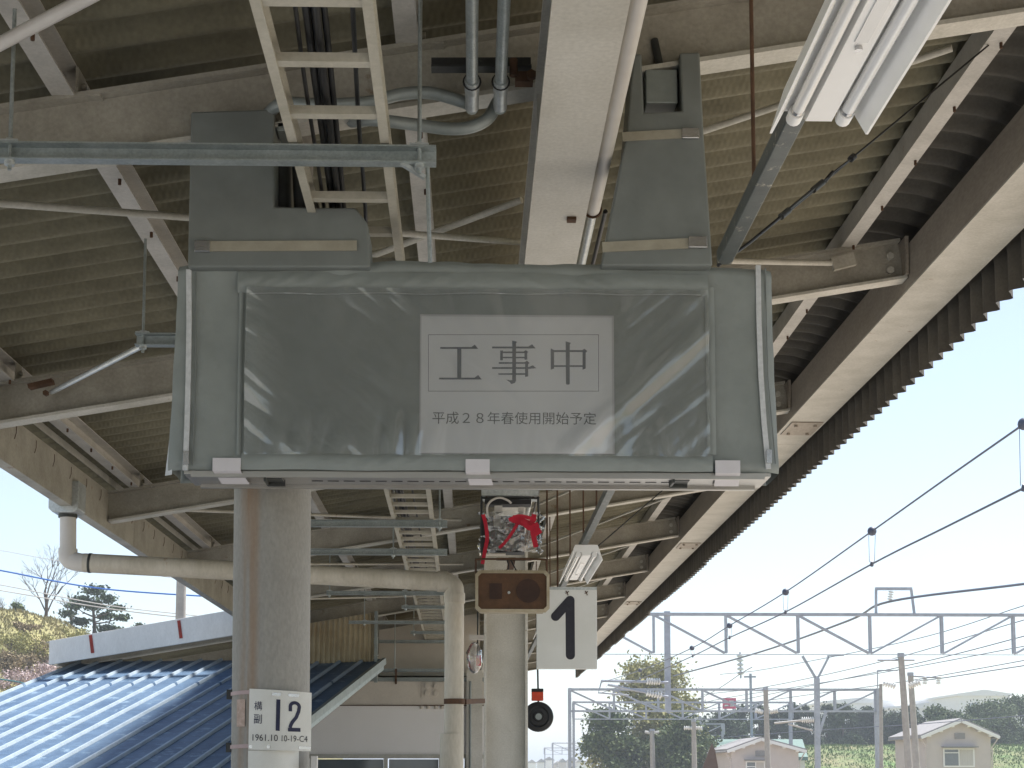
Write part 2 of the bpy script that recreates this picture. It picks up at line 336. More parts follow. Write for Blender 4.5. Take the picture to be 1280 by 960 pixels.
# ================================================================ THE SETTING
tag(MB().add([(-2500,-1500,-1.5),(2500,-1500,-1.5),(2500,4000,-1.5),(-2500,4000,-1.5)], [(0,1,2,3)]).build('ground', M['drygrass']), kind='structure')
tag(MB().add([(3.2,-80,-1.3),(26,-80,-1.3),(26,420,-1.3),(3.2,420,-1.3)], [(0,1,2,3)]).build('track_bed', M['ballast']), kind='structure')
tag(MB().add([(-30,-80,-1.3),(-5.4,-80,-1.3),(-5.4,140,-1.3),(-30,140,-1.3)], [(0,1,2,3)]).build('gravel_yard', M['gravel']), kind='structure')
pl = MB(); pl.box((-5.2,-40,-1.35),(3.0,60,0)); tag(pl.build('platform', M['asphalt'], org=(0,0,0)), kind='structure')

# ================================================================ PLATFORM CANOPY
Y0R, DR = 4.65, 2.86
YS, YE = -6.0, 36.6
can = thing('platform_canopy', (0,0,0), 'long single-slope platform canopy of cream steel rafters and ribbed brown sheeting', 'canopy')
# roof sheets: five waves each, rolled over at the high eave into a hanging skirt
PITCHW = .18
def roof_profile(xl):
    pts = [(xl, RB(xl)+(.335 if xl > -3 else .215), 0, 1)]
    if xl < -3: pts += [(-2.75, RB(-2.75)+.215, 0, 1), (-2.55, RB(-2.55)+.335, 0, 1)]
    return pts + [(-.3, RB(-.3)+.335, 0, 1), (1.92, RB(1.92)+.335, 0, 1)]
def skirt_profile():
    z0 = RB(1.95)+.325; cx, cz, rx, rz = 1.95, z0-.36, .47, .36
    pts = [(1.86, RB(1.86)+.325, 0, 1)]
    for i in range(0, 8):
        t = math.pi/2*(1-i/7); pts.append((cx+rx*math.cos(t), cz+rz*math.sin(t)+.012*(1-i/7), math.cos(t), math.sin(t)))
    pts.append((2.42, 2.125+EYE, 1, 0)); return pts
def wave_mesh(pr, amp=.026):
    n = 50; mb = MB(); vs = []
    for i in range(n+1):
        y = i/n*PITCHW*5.03; a = amp*(.75*math.sin(2*math.pi*y/PITCHW)-.22*math.sin(4*math.pi*y/PITCHW))
        for (x, z, nx, nz) in pr: vs.append((x+nx*a, y, z+nz*a))
    m_ = len(pr); fs = [(i*m_+j, (i+1)*m_+j, (i+1)*m_+j+1, i*m_+j+1) for i in range(n) for j in range(m_-1)]
    return mb.add(vs, fs, True)
SRC = {}; y = YS
while y < YE:
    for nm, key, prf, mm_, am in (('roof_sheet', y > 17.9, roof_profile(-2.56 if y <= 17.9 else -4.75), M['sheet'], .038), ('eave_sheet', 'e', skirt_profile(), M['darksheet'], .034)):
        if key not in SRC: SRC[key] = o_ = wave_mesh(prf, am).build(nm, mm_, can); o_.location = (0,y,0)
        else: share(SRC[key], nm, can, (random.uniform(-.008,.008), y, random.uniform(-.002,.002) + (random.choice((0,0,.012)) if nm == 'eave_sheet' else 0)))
    y += PITCHW*5
# rafters
nraf = int((YE-Y0R)/DR)
def add_rafter(k):
    yk = Y0R+DR*k; xl = -2.36 if k < 5 else -4.6
    P0_, P1_ = Vector((xl, yk, RB(xl))), Vector((2.095, yk, RB(2.095)))
    r = MB().extr([(-.005,.0145),(.005,.0145),(.005,.186),(.05,.186),(.05,.2),(-.05,.2),(-.05,.186),(-.005,.186)], P0_, P1_).build('rafter', M['rafter'], can)
    MB().extr([(-.05,0),(.05,0),(.05,.014),(-.05,.014)], P0_, P1_).build('bottom_flange', M['cream'], r)
    if -1 <= k <= 7:
        MB().box((2.080, yk-.075, RB(2.09)+.015), (2.096, yk+.075, RB(2.09)+.20)).build('end_plate', M['eave'], r)
        for dz in (.06, .13):
            b = MB(); hexbolt(b, (2.02, yk-.0055, RB(2.02)+dz), .019, -.018, (0,1,0)); b.build('bolt', M['cream'], r)
        for X in (-2.2,-1.22,-.2,.73,1.81):
            c = MB(); c.box((X+.0345, yk-.045, RB(X)+.2005), (X+.042, yk+.045, RB(X)+.29)); c.box((X+.042, yk-.045, RB(X)+.2005), (X+.11, yk+.045, RB(X)+.212))
            hexbolt(c, (X+.042, yk+.01, RB(X)+.25), .012, .012, (1,0,0)); c.build('purlin_cleat', M['rafter'], r)
for k in range(-3, nraf+1): add_rafter(k)
for X in (-2.2,-1.22,-.2,.73,1.81):
    pr = [(-.034,0),(.034,0),(.034,.006),(-.028,.006),(-.028,.094),(.034,.094),(.034,.1),(-.034,.1)]
    p_ = MB().extr(pr, (X, YS, RB(X)+.2), (X, YE, RB(X)+.2)).build('purlin', M['purlin'], can)
    yy = 1.5; hb = None
    while yy < 11:
        if hb is None:
            m_ = MB(); hexbolt(m_, (X+.02, 0, RB(X)+.2), .006, -.02, (0,0,1)); hb = m_.build('hook_bolt', M['rust'], p_); hb.location = (0,yy,0)
        else: share(hb, 'hook_bolt', p_, (0,yy,0))
        yy += .54
# main beam
BZ = 1.80+EYE
mbm = MB().extr(ib(.245,.185,.016,.012), (.276,YS,BZ), (.276,YE,BZ)).build('main_beam', M['beamwhite'], can)
for k in range(-3, nraf+1):
    yk = Y0R+DR*k
    for s in (-1,1): MB().box((.276+s*.007, yk-.006, BZ+.017), (.276+s*.086, yk+.006, BZ+.228)).build('stiffener', M['beamwhite'], mbm)
# high-side eave channel and low-side gutter beam
xe = 2.10; ze = 2.30+EYE
prof = [(0,.0105),(.012,.0105),(.012,.215),(.09,.215),(.09,.225),(0,.225)]
prof2 = [(-.004,0),(.25,0),(.25,.035),(.242,.035),(.242,.010),(-.004,.010)]
def sweep_y(prof, x, z, y0, y1): return MB().prism([(x+a, z+b) for a, b in prof], y0, y1)
j = YS
while j < YE:
    e = sweep_y(prof, xe, ze, j, min(j+5.72-.006, YE)).build('eave_channel', M['eave'], can); sweep_y(prof2, xe, ze, j, min(j+5.72-.006, YE)).build('bottom_flange', M['cream'], e); j += 5.72
for yy in (10.6, 16.3, 22.0):
    sp = MB(); sp.box((xe+.02, yy-.2, ze-.008), (xe+.23, yy+.2, ze-.0005))
    for dx in (.06,.19):
        for dy in (-.13,.13): hexbolt(sp, (xe+dx, yy+dy, ze-.008), .012, -.014, (0,0,1))
    sp.build('splice_plate', M['eave'], can)
lp = [(0,0),(-.07,0),(-.07,.012),(-.012,.012),(-.012,.235),(-.07,.235),(-.07,.25),(0,.25)]
xlft, zl = -2.37, RB(-2.37)-.045
j = YS
while j < 18.0:
    sweep_y(lp, xlft, zl, j, min(j+5.72-.006, 18.0)).build('eave_channel', M['rafter'], can); j += 5.72
gut = MB()
gut.prism([(xlft-.003,zl+.10),(xlft-.003,zl+.115),(xlft-.14,zl+.115),(xlft-.14,zl+.26),(xlft-.152,zl+.26),(xlft-.152,zl+.10)], YS, 18.0)
gut.build('gutter', M['galvlight'], can)
tr = MB()                                                            # thin drip trim and clips above the low eave
tr.box((xlft+.012, YS, RB(-2.35)+.245), (xlft+.02, 18, RB(-2.35)+.285))
tr.build('eave_trim', M['cream'], can)
for k in range(-2, 5):
    for q in range(7):
        yy = Y0R+DR*k+.3+q*.38
        if yy > 17.5: continue
        c = MB(); c.tube([(xlft+.004,yy,RB(-2.35)+.10),(xlft+.012,yy,RB(-2.35)+.13),(xlft+.012,yy,RB(-2.35)+.17)], .002, 5); c.build('gutter_clip', M['rust'], can)
# column under the main beam
def hcolumn(yc, xc=.276):
    H, Wd = .36, .24
    c = MB()
    for s in (-1,1): c.box((xc+s*H/2, yc-Wd/2, 0), (xc+s*(H/2-.022), yc+Wd/2, BZ-.001))
    c.box((xc-H/2+.0215, yc-.03, 0), (xc+H/2-.0215, yc-.015, BZ-.002)); c.box((xc-H/2-.06, yc-.2, 0), (xc+H/2+.06, yc+.2, .02))
    return c.build('column', M['beamwhite'], can, bevel=.003)
hcolumn(13.23); hcolumn(30.4); hcolumn(-3.95)
# roof bracing rods with gusset plates
def rod(name, p0, p1, r, m, plates=()):
    o = MB().tube([p0, p1], r, 8).build(name, m, can)
    for q in plates: MB().cbox(q, (.16,.008,.09)).build('gusset', M['cream'], o)
    return o
rod('brace_rod', atroof(-160,242,.1), atroof(655,303,.1), .0135, M['cream'])
rod('brace_rod', atroof(430,333,.14), atroof(652,250,.14), .0135, M['cream'])
rod('brace_rod', atroof(-60,86,.09), atroof(120,-8,.09), .018, M['pvc'])
rod('brace_rod', atroof(878,164,.12), atroof(1190,60,.12), .013, M['cream'])
a_, b_ = at(65,490,7.40), at(178,432,6.0)
rod('brace_rod', a_, b_, .012, M['galvlight']); rod('brace_rod', at(905,326,7.0), at(1046,329,7.42), .014, M['cream'])
gp = MB(); gp.bar(at(40,487,7.43)+Vector((0,-.05,0)), at(70,480,7.43)+Vector((0,-.05,0)), .05, .02); hexbolt(gp, at(45,482,7.38), .014, -.02, (0,1,0)); hexbolt(gp, at(58,492,7.38), .014, -.02, (0,1,0)); gp.build('brace_gusset', M['rust'], can)
gp = MB(); gp.bar(at(1040,331,7.40), at(1068,324,7.40), .03, .06); gp.build('brace_gusset', M['rafter'], can)
for k in (2,3,4,5,6):
    yk = Y0R+DR*k
    rod('brace_rod', (-2.2,yk+.06,RB(-2.2)+.08), (-.1,yk+DR-.06,RB(-.1)+.08), .012, M['cream'])
    rod('brace_rod', (.45,yk+DR-.06,RB(.45)+.08), (2.0,yk+.06,RB(2.0)+.08), .012, M['cream'])

# ================================================================ COVERED HANGING SIGN
FY, BY = 4.62, 4.82
sx0, sx1, sz0, sz1 = -.872, .889, at(640,589,FY).z, at(640,333,FY).z
sg = thing('covered_sign', (0, (FY+BY)/2, sz0), 'wide hanging sign zipped into a grey fabric cover with clear front pocket', 'sign')
random.seed(3)
from mathutils import noise as NZ
def wob(x, z, s=1.0, seed=0): return NZ.noise(Vector((x*s, z*s, seed)))
def front(u, v):
    x = sx0+(sx1-sx0)*u; z = sz0+(sz1-sz0)*v; zr = z-sz0
    e = min(u, 1-u)*(sx1-sx0); ev = min(v,1-v)*(sz1-sz0)
    y = FY - .004 + .007*wob(x,z,3.5) + .003*wob(x,z,11,3)
    rim = max(0, 1-abs(v-.95)/.16)                                   # puckers slanting off the top seam
    y -= .013*abs(wob(x*9+zr*7, zr*4, 1, 8))*rim
    side = max(0, 1-e/.17)                                           # upright folds beside the zips
    y -= side*(.011*abs(wob(x*16+zr*1.2, zr*1.8, 1, 1)) + .005*abs(wob(x*8+zr*9, zr*5, 1, 4)))
    low = max(0, 1-v/.14); y -= .008*abs(wob(x*11-zr*6, zr*6, 1, 12))*low
    y += .016*max(0, 1-e/.03)**1.5 + .016*max(0, 1-ev/.02)**1.5
    zt = (.012*math.sin(u*math.pi) + .016*wob(x,0,2.6,2) + .005*wob(x,0,11,5))*max(0,v-.6)/.4
    fl_ = (1-v)**1.6*(.020 if u < .5 else .014)*max(0,1-e/.12)*(1 if u > .5 else -1)
    return Vector((x + fl_ + .004*wob(z,u,9,7)*max(0,1-e/.06), y, z+zt))
cov = MB(); cov.grid(front, 180, 64)
nf = 121
def shell(fn, n, depth_s):                                            # sides run back from the front edge
    cov.grid(lambda u, v: fn(u)+Vector((0, depth_s*v, 0))+Vector((.006*math.sin(v*3.1), 0, .004*math.sin(v*3.1))), n, 6)
shell(lambda u: front(u,1), 120, BY-FY); shell(lambda u: front(0,u), 44, BY-FY); shell(lambda u: front(1,u), 44, BY-FY)
cov.grid(lambda u,v: front(u,v)*1+Vector((0,BY-FY,0)), 30, 10)
cover = cov.build('fabric_cover', M['fabric'], sg)
# turned-out white lining at the lower left corner
fl = MB(); A = front(0,.62); fl.grid(lambda u,v: Vector((sx0-.006-.024*(1-v)**1.3*u-.001, FY+.015+.02*u, sz0-.012+(.50*(sz1-sz0))*v)), 4, 12)
fl.build('cover_flap', M['zip'], sg)
P = lambda x, y, d=0: at(x, y, FY-d)
# pocket hem: raised border, piping and pocket
hem = MB()
def hemstrip(x0,y0,x1,y1,n,t=.010,seed=0):
    a, b = P(x0,y0), P(x1,y1)
    def fn(u, v):
        x = a.x+(b.x-a.x)*u; z = a.z+(b.z-a.z)*v
        bulge = (math.sin(math.pi*v)*t*(.55+1.3*abs(wob(x*16+(z-sz0)*26*(1 if x > 0 else -1),(z-sz0)*5,1,seed))) if abs(b.x-a.x) > abs(b.z-a.z) else math.sin(math.pi*u)*t*.7)
        return Vector((x, FY-.011-bulge, z+.006*wob(x,z,5,seed)))
    hem.grid(fn, n if abs(x1-x0) > abs(y1-y0) else 6, 6 if abs(x1-x0) > abs(y1-y0) else n)
hemstrip(298,367,884,345,150,.011,1); hemstrip(302,588,890,570,150,.006,2); hemstrip(296,570,305,366,30,.004,3); hemstrip(883,570,892,360,30,.004,4)
hem.build('pocket_hem', M['fabric'], cover)
pip = MB(); pip.tube([P(x,367+(2 if x > 700 else 0)*(x-700)/180+.8*math.sin(x*.05),.020) for x in range(312,884,12)], .0018, 5)
pip.build('pocket_piping', M['zip'], cover)
def vin(u, v):
    a, b = P(306,570), P(884,366); x = a.x+(b.x-a.x)*u; z = a.z+(b.z-a.z)*v
    lf = max(0,min(1,(-.18-x)/.2)); w_ = min(1.2, max(.12, .22+.5*lf+(1.3+.5*lf)*wob(x,z,3.1,17)))*(.55+.45*lf); zr = z-sz0
    L_ = max(0,min(1,(.42-x)/.25)); Rr = max(0,min(1,(x-.30)/.2))
    a1, b1 = x-zr*.85, x*.8+zr                                       # creases falling to the right on the left half
    y = L_*(.020*abs(wob(b1*10,a1*1.6,1,2))*w_ + .009*abs(wob(b1*24,a1*3,1,7))*w_*w_)
    a2, b2 = x+zr*.9, x*.9-zr                                        # long bowed folds on the right half
    y += Rr*(.010*abs(wob(b2*6+.8*a2*a2,a2*1.2,1,5)) + .003*abs(wob(b2*20,a2*2.2,1,11)))
    y += .022*max(0,1-v/.30)*abs(wob(x*15,z*3.5,1,6))*(.3+abs(wob(x*3,1,1,3)*2)) + .006*max(0,1-(1-v)/.35)*abs(wob(x*14+3*z,z*2.5,1,9))
    y += .004*wob(x*2,z*3,1,13)
    y += .009*math.exp(-(((x-.62)-1.1*(z-(sz0+.36)))/.05)**2)
    return Vector((x, FY-.0215-y*1.0, z))
pk = MB(); pk.grid(vin, 220, 90); pk.build('clear_pocket', M['vinyl'], sg)
# zips
for pts in ([(236,337),(236.5,400),(235.5,470),(234,530),(231.5,588)], [(947.5,332),(948.5,400),(951,470),(955,530),(960.5,586)]):
    z_ = MB(); z_.extr([(-.0075,-.004),(.0075,-.004),(.0075,.004),(-.0075,.004)], P(*pts[0],.012), P(*pts[1],.012), (0,-1,0))
    for q in range(1,4): z_.extr([(-.0075,-.004),(.0075,-.004),(.0075,.004),(-.0075,.004)], P(*pts[q],.012), P(*pts[q+1],.012), (0,-1,0))
    zo = z_.build('zip', M['zip'], sg)
    t_ = MB(); t_.tube([P(pts[0][0]+9,pts[0][1]+3,.012), P(pts[2][0]+9,pts[2][1],.012), P(pts[4][0]+9,pts[4][1]-6,.012)], .0022, 5); t_.build('zip_seam', M['fabric2'], zo)
    e = P(pts[4][0]+1, pts[4][1]-12, .02); t_ = MB(); t_.bar(e+Vector((0,0,.028)), e-Vector((0,0,.012)), .016, .006, (0,1,0)); t_.build('zip_pull', M['steel'], zo)
# aluminium tray under the cover
al = MB(); al.box((sx0+.03, FY+.004, sz0-.012), (sx1-.012, BY-.004, sz0-.002)); al.box((sx0+.05, FY+.004, sz0-.020), (sx1-.03, FY+.018, sz0-.012)); al.box((sx0+.05, BY-.03, sz0-.022), (sx1-.03, BY-.010, sz0-.012))
tray = al.build('bottom_tray', M['alu'], sg)
x = -.48
while x < .62:
    MB().box((x, FY+.10, sz0-.0135), (x+.033, FY+.108, sz0-.0125)).build('slot', M['black'], tray); x += .0475
for X in (P(341,600).x, P(853,598).x):
    c = MB(); c.box((X-.024, FY+.02, sz0-.022), (X+.024, FY+.085, sz0-.0125)); c.box((X-.028, FY+.01, sz0-.030), (X-.021, FY+.1, sz0-.0125)); c.box((X-.026, FY+.085, sz0-.032), (X+.026, FY+.095, sz0-.0125))
    c.build('tray_latch', M['darkmetal'], sg)
for xa, xb in ((267,302),(582,612),(893,924)):
    a, b = P(xa,577).x, P(xb,577).x; zt = P(300,574).z
    c = MB(); c.box((a, FY-.018, sz0-.006), (b, FY-.0150, zt))
    c.add([(a,FY-.018,sz0-.006),(b,FY-.018,sz0-.006),(b+.012,FY+.09,sz0-.026),(a+.012,FY+.09,sz0-.026)], [(0,1,2,3)])
    c.add([(a+.012,FY+.09,sz0-.026),(b+.012,FY+.09,sz0-.026),(b+.012,FY+.13,sz0-.014),(a+.012,FY+.13,sz0-.014)], [(0,1,2,3)])
    c.build('tape', M['tape'], sg)
# fabric wraps round the two hangers, with straps and buckles
def hanger(poly, straps, dep):
    h = MB().prism([(P(x,y).x, P(x,y).z) for x,y in poly], FY-.045, FY+dep).build('hanger_wrap', M['fabric2'], sg, bevel=.006)
    for (xa, ya, xb, yb, hh) in straps:
        s_ = MB(); s_.bar(P(xa,ya,.050), P(xb,yb,.050), hh, .005, (0,-1,0)) if False else s_.extr([(-.0025,-hh/2),(.0025,-hh/2),(.0025,hh/2),(-.0025,hh/2)], P(xa,ya,.0495), P(xb,yb,.0495))
        so_ = s_.build('strap', M['strap'], h)
    return h
wl = hanger([(242,147),(345,144),(345,265),(446,266),(461,286),(464,340),(238,340)], [(243,308,446,307,.030)], .14)
MB().cbox(P(253,308,.056), (.045,.012,.034)).build('buckle', M['steel'], wl, bevel=.002)
wr = hanger([(750,338),(781,178),(790,75),(800,75),(803,148),(850,146),(847,74),(872,73),(877,173),(888,338)], [(778,171,874,166,.027),(753,309,884,303,.030)], .14)
MB().cbox(P(863,167,.056), (.05,.012,.032)).build('buckle', M['steel'], wr, bevel=.002); MB().cbox(P(872,303,.056), (.055,.012,.034)).build('buckle', M['steel'], wr, bevel=.002)
c = MB(); c.box(P(807,86,.02), P(842,146,-.08)); c.build('hanger_bracket', M['conduit'], sg, bevel=.004)
c = MB(); c.tube([P(826,88,.0), P(818,50,-.02)], .012, 8); c.build('hanger_bolt', M['darkmetal'], sg)
c = MB(); c.box(P(346,152,.02), P(368,180,-.08)); c.build('hanger_bracket', M['conduit'], sg, bevel=.004)
c = MB(); c.tube([P(372,190,-.05), P(376,262,-.05)], .02, 10); c.tube([P(352,200,-.09), P(352,262,-.09)], .03, 10); c.build('hanger_pipe', M['darkmetal'], sg)
# the notice inside the pocket
a, b = P(526,567), P(764,399)
no = thing('paper_notice', (a.x, FY, a.z), 'white laminated paper notice with three large kanji inside the clear pocket', 'notice')
MB().box((a.x-.004, FY-.0165, a.z-.002), (b.x+.006, FY-.0150, b.z+.006)).build('laminate_border', M['tape'], no)
MB().box((a.x, FY-.0178, a.z), (b.x, FY-.0168, b.z)).build('paper', M['paper'], no)
TY = FY-.0182
def zz(x, y): q = at(520+x*.1953, 390+y*.1953, TY); return (q.x, q.z)
def zrect(mb, x0, y0, x1, y1): mb.prism([zz(x0,y1), zz(x1,y1), zz(x1,y0), zz(x0,y0)], TY, TY+.0003)
def zpoly(mb, pts): mb.prism([zz(*p) for p in pts], TY, TY+.0003)
ln = MB(); 
for r_ in ((78,144,1170,147),(78,505,1170,508),(78,144,81,508),(1167,144,1170,508)): zrect(ln, *r_)
ln.build('border_line', M['ink'], no)
g = MB(); zrect(g,155,224,385,236); zpoly(g,[(355,224),(377,208),(398,236),(355,236)]); zrect(g,264,236,290,420); zrect(g,148,420,405,432); zpoly(g,[(375,420),(398,403),(421,432),(375,432)]); g.build('kanji', M['navy'], no)
g = MB()
zrect(g,487,221,750,233); zpoly(g,[(720,221),(743,206),(766,233),(720,233)]); zpoly(g,[(615,182),(648,190),(640,200),(640,221),(616,221)]); zrect(g,616,233,640,440)
zpoly(g,[(575,432),(600,437),(616,436),(640,440),(632,455),(610,461),(598,447)])
zrect(g,539,246,556,309); zrect(g,694,252,712,305); zrect(g,556,253,616,263); zrect(g,640,253,694,263); zpoly(g,[(690,252),(704,244),(718,256),(712,262)]); zrect(g,556,287,616,296); zrect(g,640,287,694,296)
zrect(g,530,321,616,331); zrect(g,640,321,700,331); zpoly(g,[(694,321),(710,311),(727,326),(718,334),(718,412),(698,416),(698,331)]); zrect(g,487,353,616,364); zrect(g,640,353,698,364); zpoly(g,[(718,353),(748,341),(770,360),(718,364)]); zrect(g,527,392,616,402); zrect(g,640,392,698,402)
g.build('kanji', M['navy'], no)
g = MB(); zpoly(g,[(862,233),(884,243),(884,362),(862,369)]); zpoly(g,[(1066,243),(1078,235),(1097,250),(1086,260),(1086,362),(1066,369)]); zrect(g,884,244,960,256); zrect(g,984,244,1066,256); zrect(g,884,341,960,351); zrect(g,984,341,1066,351); zpoly(g,[(958,188),(992,197),(984,208),(984,462),(972,466),(960,462)]); g.build('kanji', M['navy'], no)
g = MB(); x0, z0 = zz(105,716); x1, z1 = zz(1153,642); text_fit(g, '平成２８年春使用開始予定', x0, z0, x1, z1, TY); g.build('small_text', M['ink'], no)

# ================================================================ STEEL POLE AND ITS NUMBER PLATE
PY = 5.06; pr_ = .1215
pxt, pxb = at(341,609,PY).x, at(337.8,960,PY).x
zt_ = at(341,609,PY).z; sl_ = (pxt-pxb)/(zt_-EYE)
P0 = Vector((pxb-sl_*EYE, PY, 0)); P1 = Vector((pxt+sl_*1.6, PY, zt_+1.6))
pol = thing('steel_pole', P0, 'thick weathered grey pole with a rust streak rising behind the covered sign', 'pole')
MB().tube([P0,(P0+P1)/2,P1], pr_, 40).build('shaft', M['pole'], pol)
sl = MB(); 
def cyl(a, z, r): return Vector((pxb+.0+sl_*(z-EYE)+r*math.sin(a), PY-r*math.cos(a), z))
sl.grid(lambda u,v: cyl(-.45+1.35*u, .9+(at(340,938,4.93).z-.9)*v, pr_+.003+.001*wob(u*4,v*4,1)), 20, 8); sl.build('sheet_sleeve', M['plate'], pol)
c = MB(); q = at(391,945,4.98); c.box((q.x-.004,q.y-.015,.6),(q.x+.014,q.y+.02,q.z)); c.build('earth_wire_cover', M['pvc'], pol)
pa, pb = at(309.5,938,4.93), at(388.5,863,4.93)
npl = thing('number_plate', (pa.x, 4.93, pa.z), 'white enamel plate numbered 12 strapped to the grey pole', 'number plate')
pcx = (pa.x+pb.x)/2; pw = pb.x-pa.x; 
def plate(x, z, d=0): t = (x-pcx)/(pw/2); return Vector((x, 4.922-d+.030*t*t+.006*t, z-.006*t*(1 if z > (pa.z+pb.z)/2 else .4)))
MB().grid(lambda u,v: plate(pa.x+pw*u, pa.z+(pb.z-pa.z)*v), 20, 6).build('plate', M['plate'], npl)
def plz(x, y): q = at(300+x*.1094, 855+y*.1094, 4.93); return q.x, q.z
def ptext(s, x0, y0, x1, y1, name, m):
    g = MB(); a = plz(x0,y1); b = plz(x1,y0); text_fit(g, s, a[0], a[1], b[0], b[1], 0, lambda x,z: plate(x,z,.0012)); g.build(name, m, npl)
ptext('構',158,212,255,315,'kanji',M['navy']); ptext('副',153,360,250,458,'kanji',M['navy'])
ptext('1961.10',138,580,437,655,'date_text',M['ink']); ptext('10-19-C4',480,585,765,655,'code_text',M['ink'])
def stroke(pts, w, fn, name, m, par, rnd=False):
    g = MB(); n = len(pts); L_, R2 = [], []
    for i in range(n):
        t = (Vector(pts[min(i+1,n-1)])-Vector(pts[max(i-1,0)])).normalized(); nn = Vector((-t.y, t.x))*w/2; p = Vector(pts[i]); L_.append(p+nn); R2.append(p-nn)
    g.add([fn(q.x,q.y) for q in L_]+[fn(q.x,q.y) for q in R2], [(i,i+1,n+i+1,n+i) for i in range(n-1)])
    if rnd:
        for c_ in (pts[0], pts[-1]):
            g.add([fn(c_[0]+w/2*math.cos(2*math.pi*k/24), c_[1]+w/2*math.sin(2*math.pi*k/24))+Vector((0,-.0003,0)) for k in range(24)], [tuple(range(24))])
    return g.build(name, m, par)
def pf(x, y): q = plz(x,y); return plate(q[0], q[1], .0012)
stroke([(443,178),(434,536)], 46, pf, 'digit', M['navy'], npl)
c2 = [(577,305)] + [(626+49*math.cos(t), 250-46*math.sin(t)) for t in [math.pi*(1-k/14) for k in range(0,16)]] + [(668,300),(640,372),(600,430),(580,470),(574,497)]
stroke(c2, 38, pf, 'digit', M['navy'], npl); stroke([(550,518),(688,518)], 44, pf, 'digit', M['navy'], npl)
for ys_ in (120,722):
    for (xa, xb) in ((372,470),(555,675)) if ys_ == 120 else ((95,345),(668,798)):
        stroke([(xa,ys_),(xb,ys_)], 34, lambda x,y: pf(x,y)+Vector((0,-.0006,0)), 'strap_window', M['steel'], npl)
for yy in (867,934):
    c = MB(); z_ = at(300,yy,4.98).z; c.grid(lambda u,v: cyl(-1.5+1.25*u, z_-.006+.012*v+.004*u, pr_+.004), 12, 1); c.build('band', mat('pink_band',(.5,.38,.37)) if yy == 867 else bpy.data.materials['pink_band'], npl)
    q = cyl(-1.45, z_, pr_+.006); MB().cbox(q,(.016,.03,.03)).build('band_buckle', M['darkmetal'], npl)
c = MB(); c.grid(lambda u,v: cyl(-.86+.30*u, at(300,908,4.95).z+(at(300,874,4.95).z-at(300,908,4.95).z)*v, pr_+.003), 6, 6); c.build('old_sticker', mat('old_sticker',(.55,.42,.36),(.36,.26,.20),40,.7), npl)

# ================================================================ CABLE LADDER, CABLES, HANGERS
LZ = 1.66
la0, la1 = atz(323,0,LZ), atz(528,780,LZ); ra0, ra1 = atz(461,0,LZ), atz(556,780,LZ)
def lin(a, b, Y): t = (Y-a.y)/(b.y-a.y); return a+(b-a)*t
lad = thing('cable_ladder', (lin(la0,ra0,la0.y).x, 2, LZ+EYE), 'cream cable ladder tray running under the canopy roof', 'cable tray')
for a, b in ((la0,la1),(ra0,ra1)):
    MB().extr([(-.012,-.03),(.012,-.03),(.012,-.024),(-.006,-.024),(-.006,.024),(.012,.024),(.012,.03),(-.012,.03)], lin(a,b,.6), lin(a,b,22.2)).build('side_rail', M['ladder'], lad)
RSP = (atz(390,283,LZ).y-atz(390,67,LZ).y)/4; yr = atz(390,67,LZ).y-RSP*7
while yr < 22:
    a, b = lin(la0,la1,yr), lin(ra0,ra1,yr); MB().box((a.x+.010, yr-.016, a.z-.026), (b.x-.010, yr+.016, a.z-.004)).build('rung', M['ladder'], lad); yr += RSP
dn = MB(); e1, e2 = lin(la0,la1,22.2), lin(ra0,ra1,22.2)
for e in (e1,e2): dn.bar(e+Vector((0,.02,.03)), e+Vector((0,.02,-.38)), .024, .05)
for q in range(3): dn.box((e1.x,22.2,e1.z-.09-.11*q),(e2.x,22.235,e1.z-.07-.11*q))
dn.build('drop_ladder', M['ladder'], lad)
for i, (xa, xb, nm) in enumerate(((368,405,'thin black cable along the left of the tray bundle'),(381,414,'second black cable from the left in the tray bundle'),(388,419,'third black cable from the left in the tray bundle'),(395,424,'fourth black cable from the left in the tray bundle'),(403,430,'rightmost cable of the tight black bundle in the tray'),(440,455,'single black cable lying apart at the right of the tray'))):
    a, b = atz(xa,0,LZ+.02), atz(xb,262,LZ+.02); sl_c = (b-a)/(b.y-a.y); pts = []
    yy = .7
    while yy < 20:
        q = a+sl_c*(yy-a.y) if yy < 5 else a+sl_c*(5-a.y)+Vector((-.005*(yy-5), yy-5, 0))
        pts.append(q+Vector((.006*wob(yy,i*3.1,1.2), 0, .010*wob(yy,i*2.3,1.7,2)+.008*(i%3)))); yy += .25
    MB().tube(pts, (.0055,.0085,.010,.009,.008,.006)[i], 7).build('power_cable', M['black'], label=nm, cat='cable', group='cables in the tray')
CHS = [(182,205,-40,545,(23,525),'nearest galvanised channel hanger crossing in front of the left hanger wrap'),
       (419,437,171,640,(187,),'galvanised channel hanger poking out left of the covered sign'),
       (650,659,300,559,(550,),'upper channel hanger seen below the sign right of the pole'),
       (686,694,300,559,(493,),'second channel hanger below the sign, just above the drain pipe'),
       (739,744,408,559,(414,507),'channel hanger directly under the horizontal drain pipe'),
       (757,761,502,562,(508,),'short channel hanger right below the drain pipe'),
       (776,780,436,562,(457,),'channel hanger level with the number one sign'),
       (789,792.5,513,562,(518,),'short far channel hanger at the bend of the cable ladder'),
       (800,804,453,566,(458,464),'low channel hanger by the beige corrugated panel'),
       (836,840,465,568,(495,),'lowest channel hanger in front of the white building beam')]
